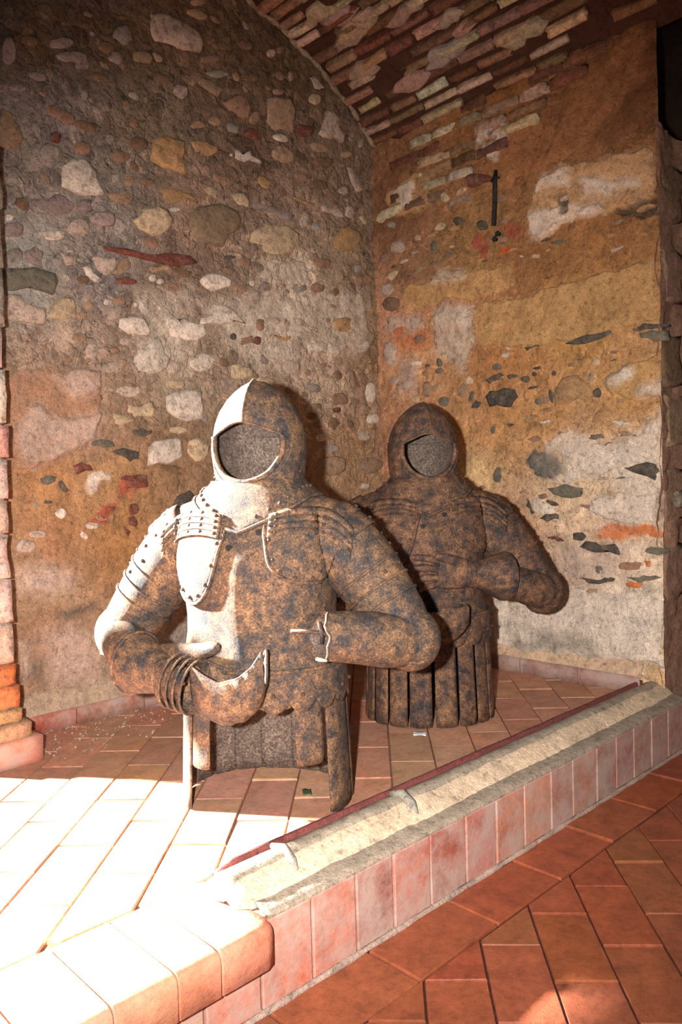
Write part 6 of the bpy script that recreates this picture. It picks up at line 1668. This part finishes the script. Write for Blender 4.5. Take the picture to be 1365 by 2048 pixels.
    for f in (12, 15, 18, 21):
        part('finger_lame', tube([V[f * nb_ + j] + Vector((-.012 * math.sin(math.pi * j / nb_), -.0005, 0)) for j in range(nb_ - 5)], .0026, 6), hand)
    V, F, _ = loft([(-.225, -.130, .385), (-.160, -.165, .398), (-.095, -.195, .412), (-.045, -.212, .426), (-.030, -.215, .430)], [(.018, .030), (.020, .028), (.017, .021), (.014, .015), (.004, .005)], 16)
    part('thumb', (V, F))
    # --- left arm
    if broken:
        V, F, _ = loft([(.385, -.035, .420), (.335, -.080, .426), (.275, -.127, .440), (.203, -.182, .452)], [(.062, .066), (.064, .066), (.060, .062), (.054, .056)], 30, jag=.014)
        fa = part('broken_forearm', (V, F), t=.006, twoside=True)
        part('torn_edge', tube(V[-30:], .0032, 6, True), fa, m=mat)
        V, F = tube([(.235, -.160, .450), (.180, -.182, .462), (.135, -.198, .466)], [.005, .005, .0045], 8)
        part('iron_pin', (V, F), fa)
        V, F = tube([(.200, -.170, .432), (.204, -.180, .462), (.200, -.190, .486)], [.004, .005, .004], 8)
        part('iron_pin', (V, F), fa)
    else:
        V, F, _ = loft([(.390, -.035, .420), (.340, -.085, .435), (.280, -.120, .460), (.225, -.145, .480)], [.062, .060, .054, .046], 22)
        part('forearm', (V, F), t=.003)
        V, F, _ = loft([(.135, -.188, .500), (.160, -.180, .498), (.200, -.165, .492), (.238, -.150, .486), (.248, -.146, .485)], [(.036, .038), (.042, .046), (.060, .066), (.072, .080), (.066, .074)], 28)
        cuff = part('gauntlet_cuff', (V, F), t=.004, twoside=True)
        part('cuff_roll', tube(V[-56:-28], .0042, 7, True), cuff)
        for k in range(3):
            c = Vector((.142 - .016 * k, -.186 - .005 * k, .499 + .001 * k))
            V, F, _ = loft([c + Vector((.008, .003, 0)), c, c + Vector((-.009, -.003, 0))], [(.034, .040), (.037, .043), (.035, .041)], 22, sub=3)
            part('wrist_lame', (V, F), t=.003)
        V, F, _ = loft([(.115, -.192, .500), (.080, -.206, .502), (.040, -.214, .505), (.020, -.216, .508)], [(.030, .040), (.024, .046), (.018, .048), (.014, .046)], 22)
        part('back_of_hand', (V, F))
        fin = [((.030, -.216, .542), (-.012, -.220, .556), (-.055, -.214, .560), .0115), ((.024, -.219, .520), (-.022, -.225, .527), (-.062, -.219, .526), .0120),
               ((.022, -.219, .496), (-.018, -.226, .495), (-.050, -.220, .488), .0115), ((.026, -.216, .474), (-.008, -.222, .468), (-.034, -.216, .456), .0105)]
        for a_, b_, c_, r in fin:
            V, F, _ = loft([a_, b_, c_, Vector(c_) + Vector((-.006, .001, 0))], [r, r * 1.0, r * .82, r * .25], 12)
            part('finger', (V, F))
        V, F, _ = loft([(.105, -.205, .535), (.060, -.222, .552), (.020, -.230, .562), (.010, -.231, .564)], [.016, .015, .012, .003], 12)
        part('thumb', (V, F))
    return root

suit_a = make_suit((-1.5404, -.9995, 0), math.radians(-58), 'nearer rusty suit of armour, left forearm broken off, front skirt strips missing', True, M_RUST)
suit_b = make_suit((-.7115, -.8604, 0), math.radians(-46), 'darker suit of armour standing farther back beside the plastered wall, left hand laid across belly', False, M_RUST_DK, helm_yaw=math.radians(9))

# ------------------------------------------------------------------ small things
V, F = tube([(-.010, -.702, 2.075), (-.016, -.700, 2.03), (-.014, -.696, 1.95), (-.018, -.691, 1.853)], [.008, .010, .010, .011], 7)
sp = add('iron_spike', mesh('iron_spike', V, F), M_IRON); sp.location = (0, 0, 0)
tag(sp, 'black iron spike hanging flat against the ochre plaster of the right wall', 'spike')
V, F = tube([(-.012, -.722, 2.040), (-.018, -.700, 2.046), (-.012, -.678, 2.036)], [.004, .007, .005], 6)
add('cross_pin', mesh('cross_pin', V, F), M_IRON, sp)
for (y, z, r) in ((-.707, 1.815, .012), (-.692, 1.797, .012)):
    V = []; n = 12
    for q, h in ((1, .012), (.8, .010), (.6, -.004)):
        for k in range(n):
            t_ = 2 * math.pi * k / n
            V.append((-h, r * q * math.cos(t_), r * q * math.sin(t_)))
    F = grid_faces(3, n, True) + [tuple(2 * n + k for k in range(n))]
    add('bolt_hole', mesh('bolt_hole', V, F), M_HOLE, wall_right, (-.004, y, z))

def scrap(name, loc, rz, w, h, mat, label, cat, tilt=.2):
    V = []; n = 6
    for i in range(n):
        for j in range(n):
            V.append(((i / (n - 1) - .5) * w, (j / (n - 1) - .5) * h, .003 + .006 * abs(math.sin(i * 1.1 + j * .7)) * tilt * 3))
    o = add(name, mesh(name, V, grid_faces(n, n, False)), mat, None, loc, (0, 0, rz))
    thick(o, .0012, 1)
    tag(o, label, cat)
    return o
o = scrap('paper_scrap', (-.925, -.995, .002), .6, .03, .04, M_PAPER, 'small white paper scrap lying at the foot of the darker suit', 'paper')
scrap('dry_leaf', (-1.475, -1.075, .002), .9, .035, .022, M_LEAF, 'small dark green leaf lying on the floor inside the nearer suit', 'leaf')

# plaster crumbs fallen at the foot of the left wall
rs = random.Random(5)
V = []; F = []
for k in range(520):
    x = -1.80 + .75 * rs.random() ** 1.2; y = -.04 - .30 * rs.random() ** 1.7
    r = .0012 + .0040 * rs.random() ** 3
    b = len(V)
    V += [(x + r, y, r * .3), (x - r * .6, y + r * .9, r * .3), (x - r * .5, y - r, r * .3), (x, y, r * 1.5), (x, y, -r * .3)]
    F += [(b, b + 1, b + 3), (b + 1, b + 2, b + 3), (b + 2, b, b + 3), (b + 1, b, b + 4), (b + 2, b + 1, b + 4), (b, b + 2, b + 4)]
cr = add('plaster_crumbs', mesh('plaster_crumbs', V, F, False), M_CEMENT, color=srgb(210, 192, 170))
tag(cr, 'pale plaster crumbs scattered on the tiles at the foot of the left wall', 'crumbs', kind='stuff')
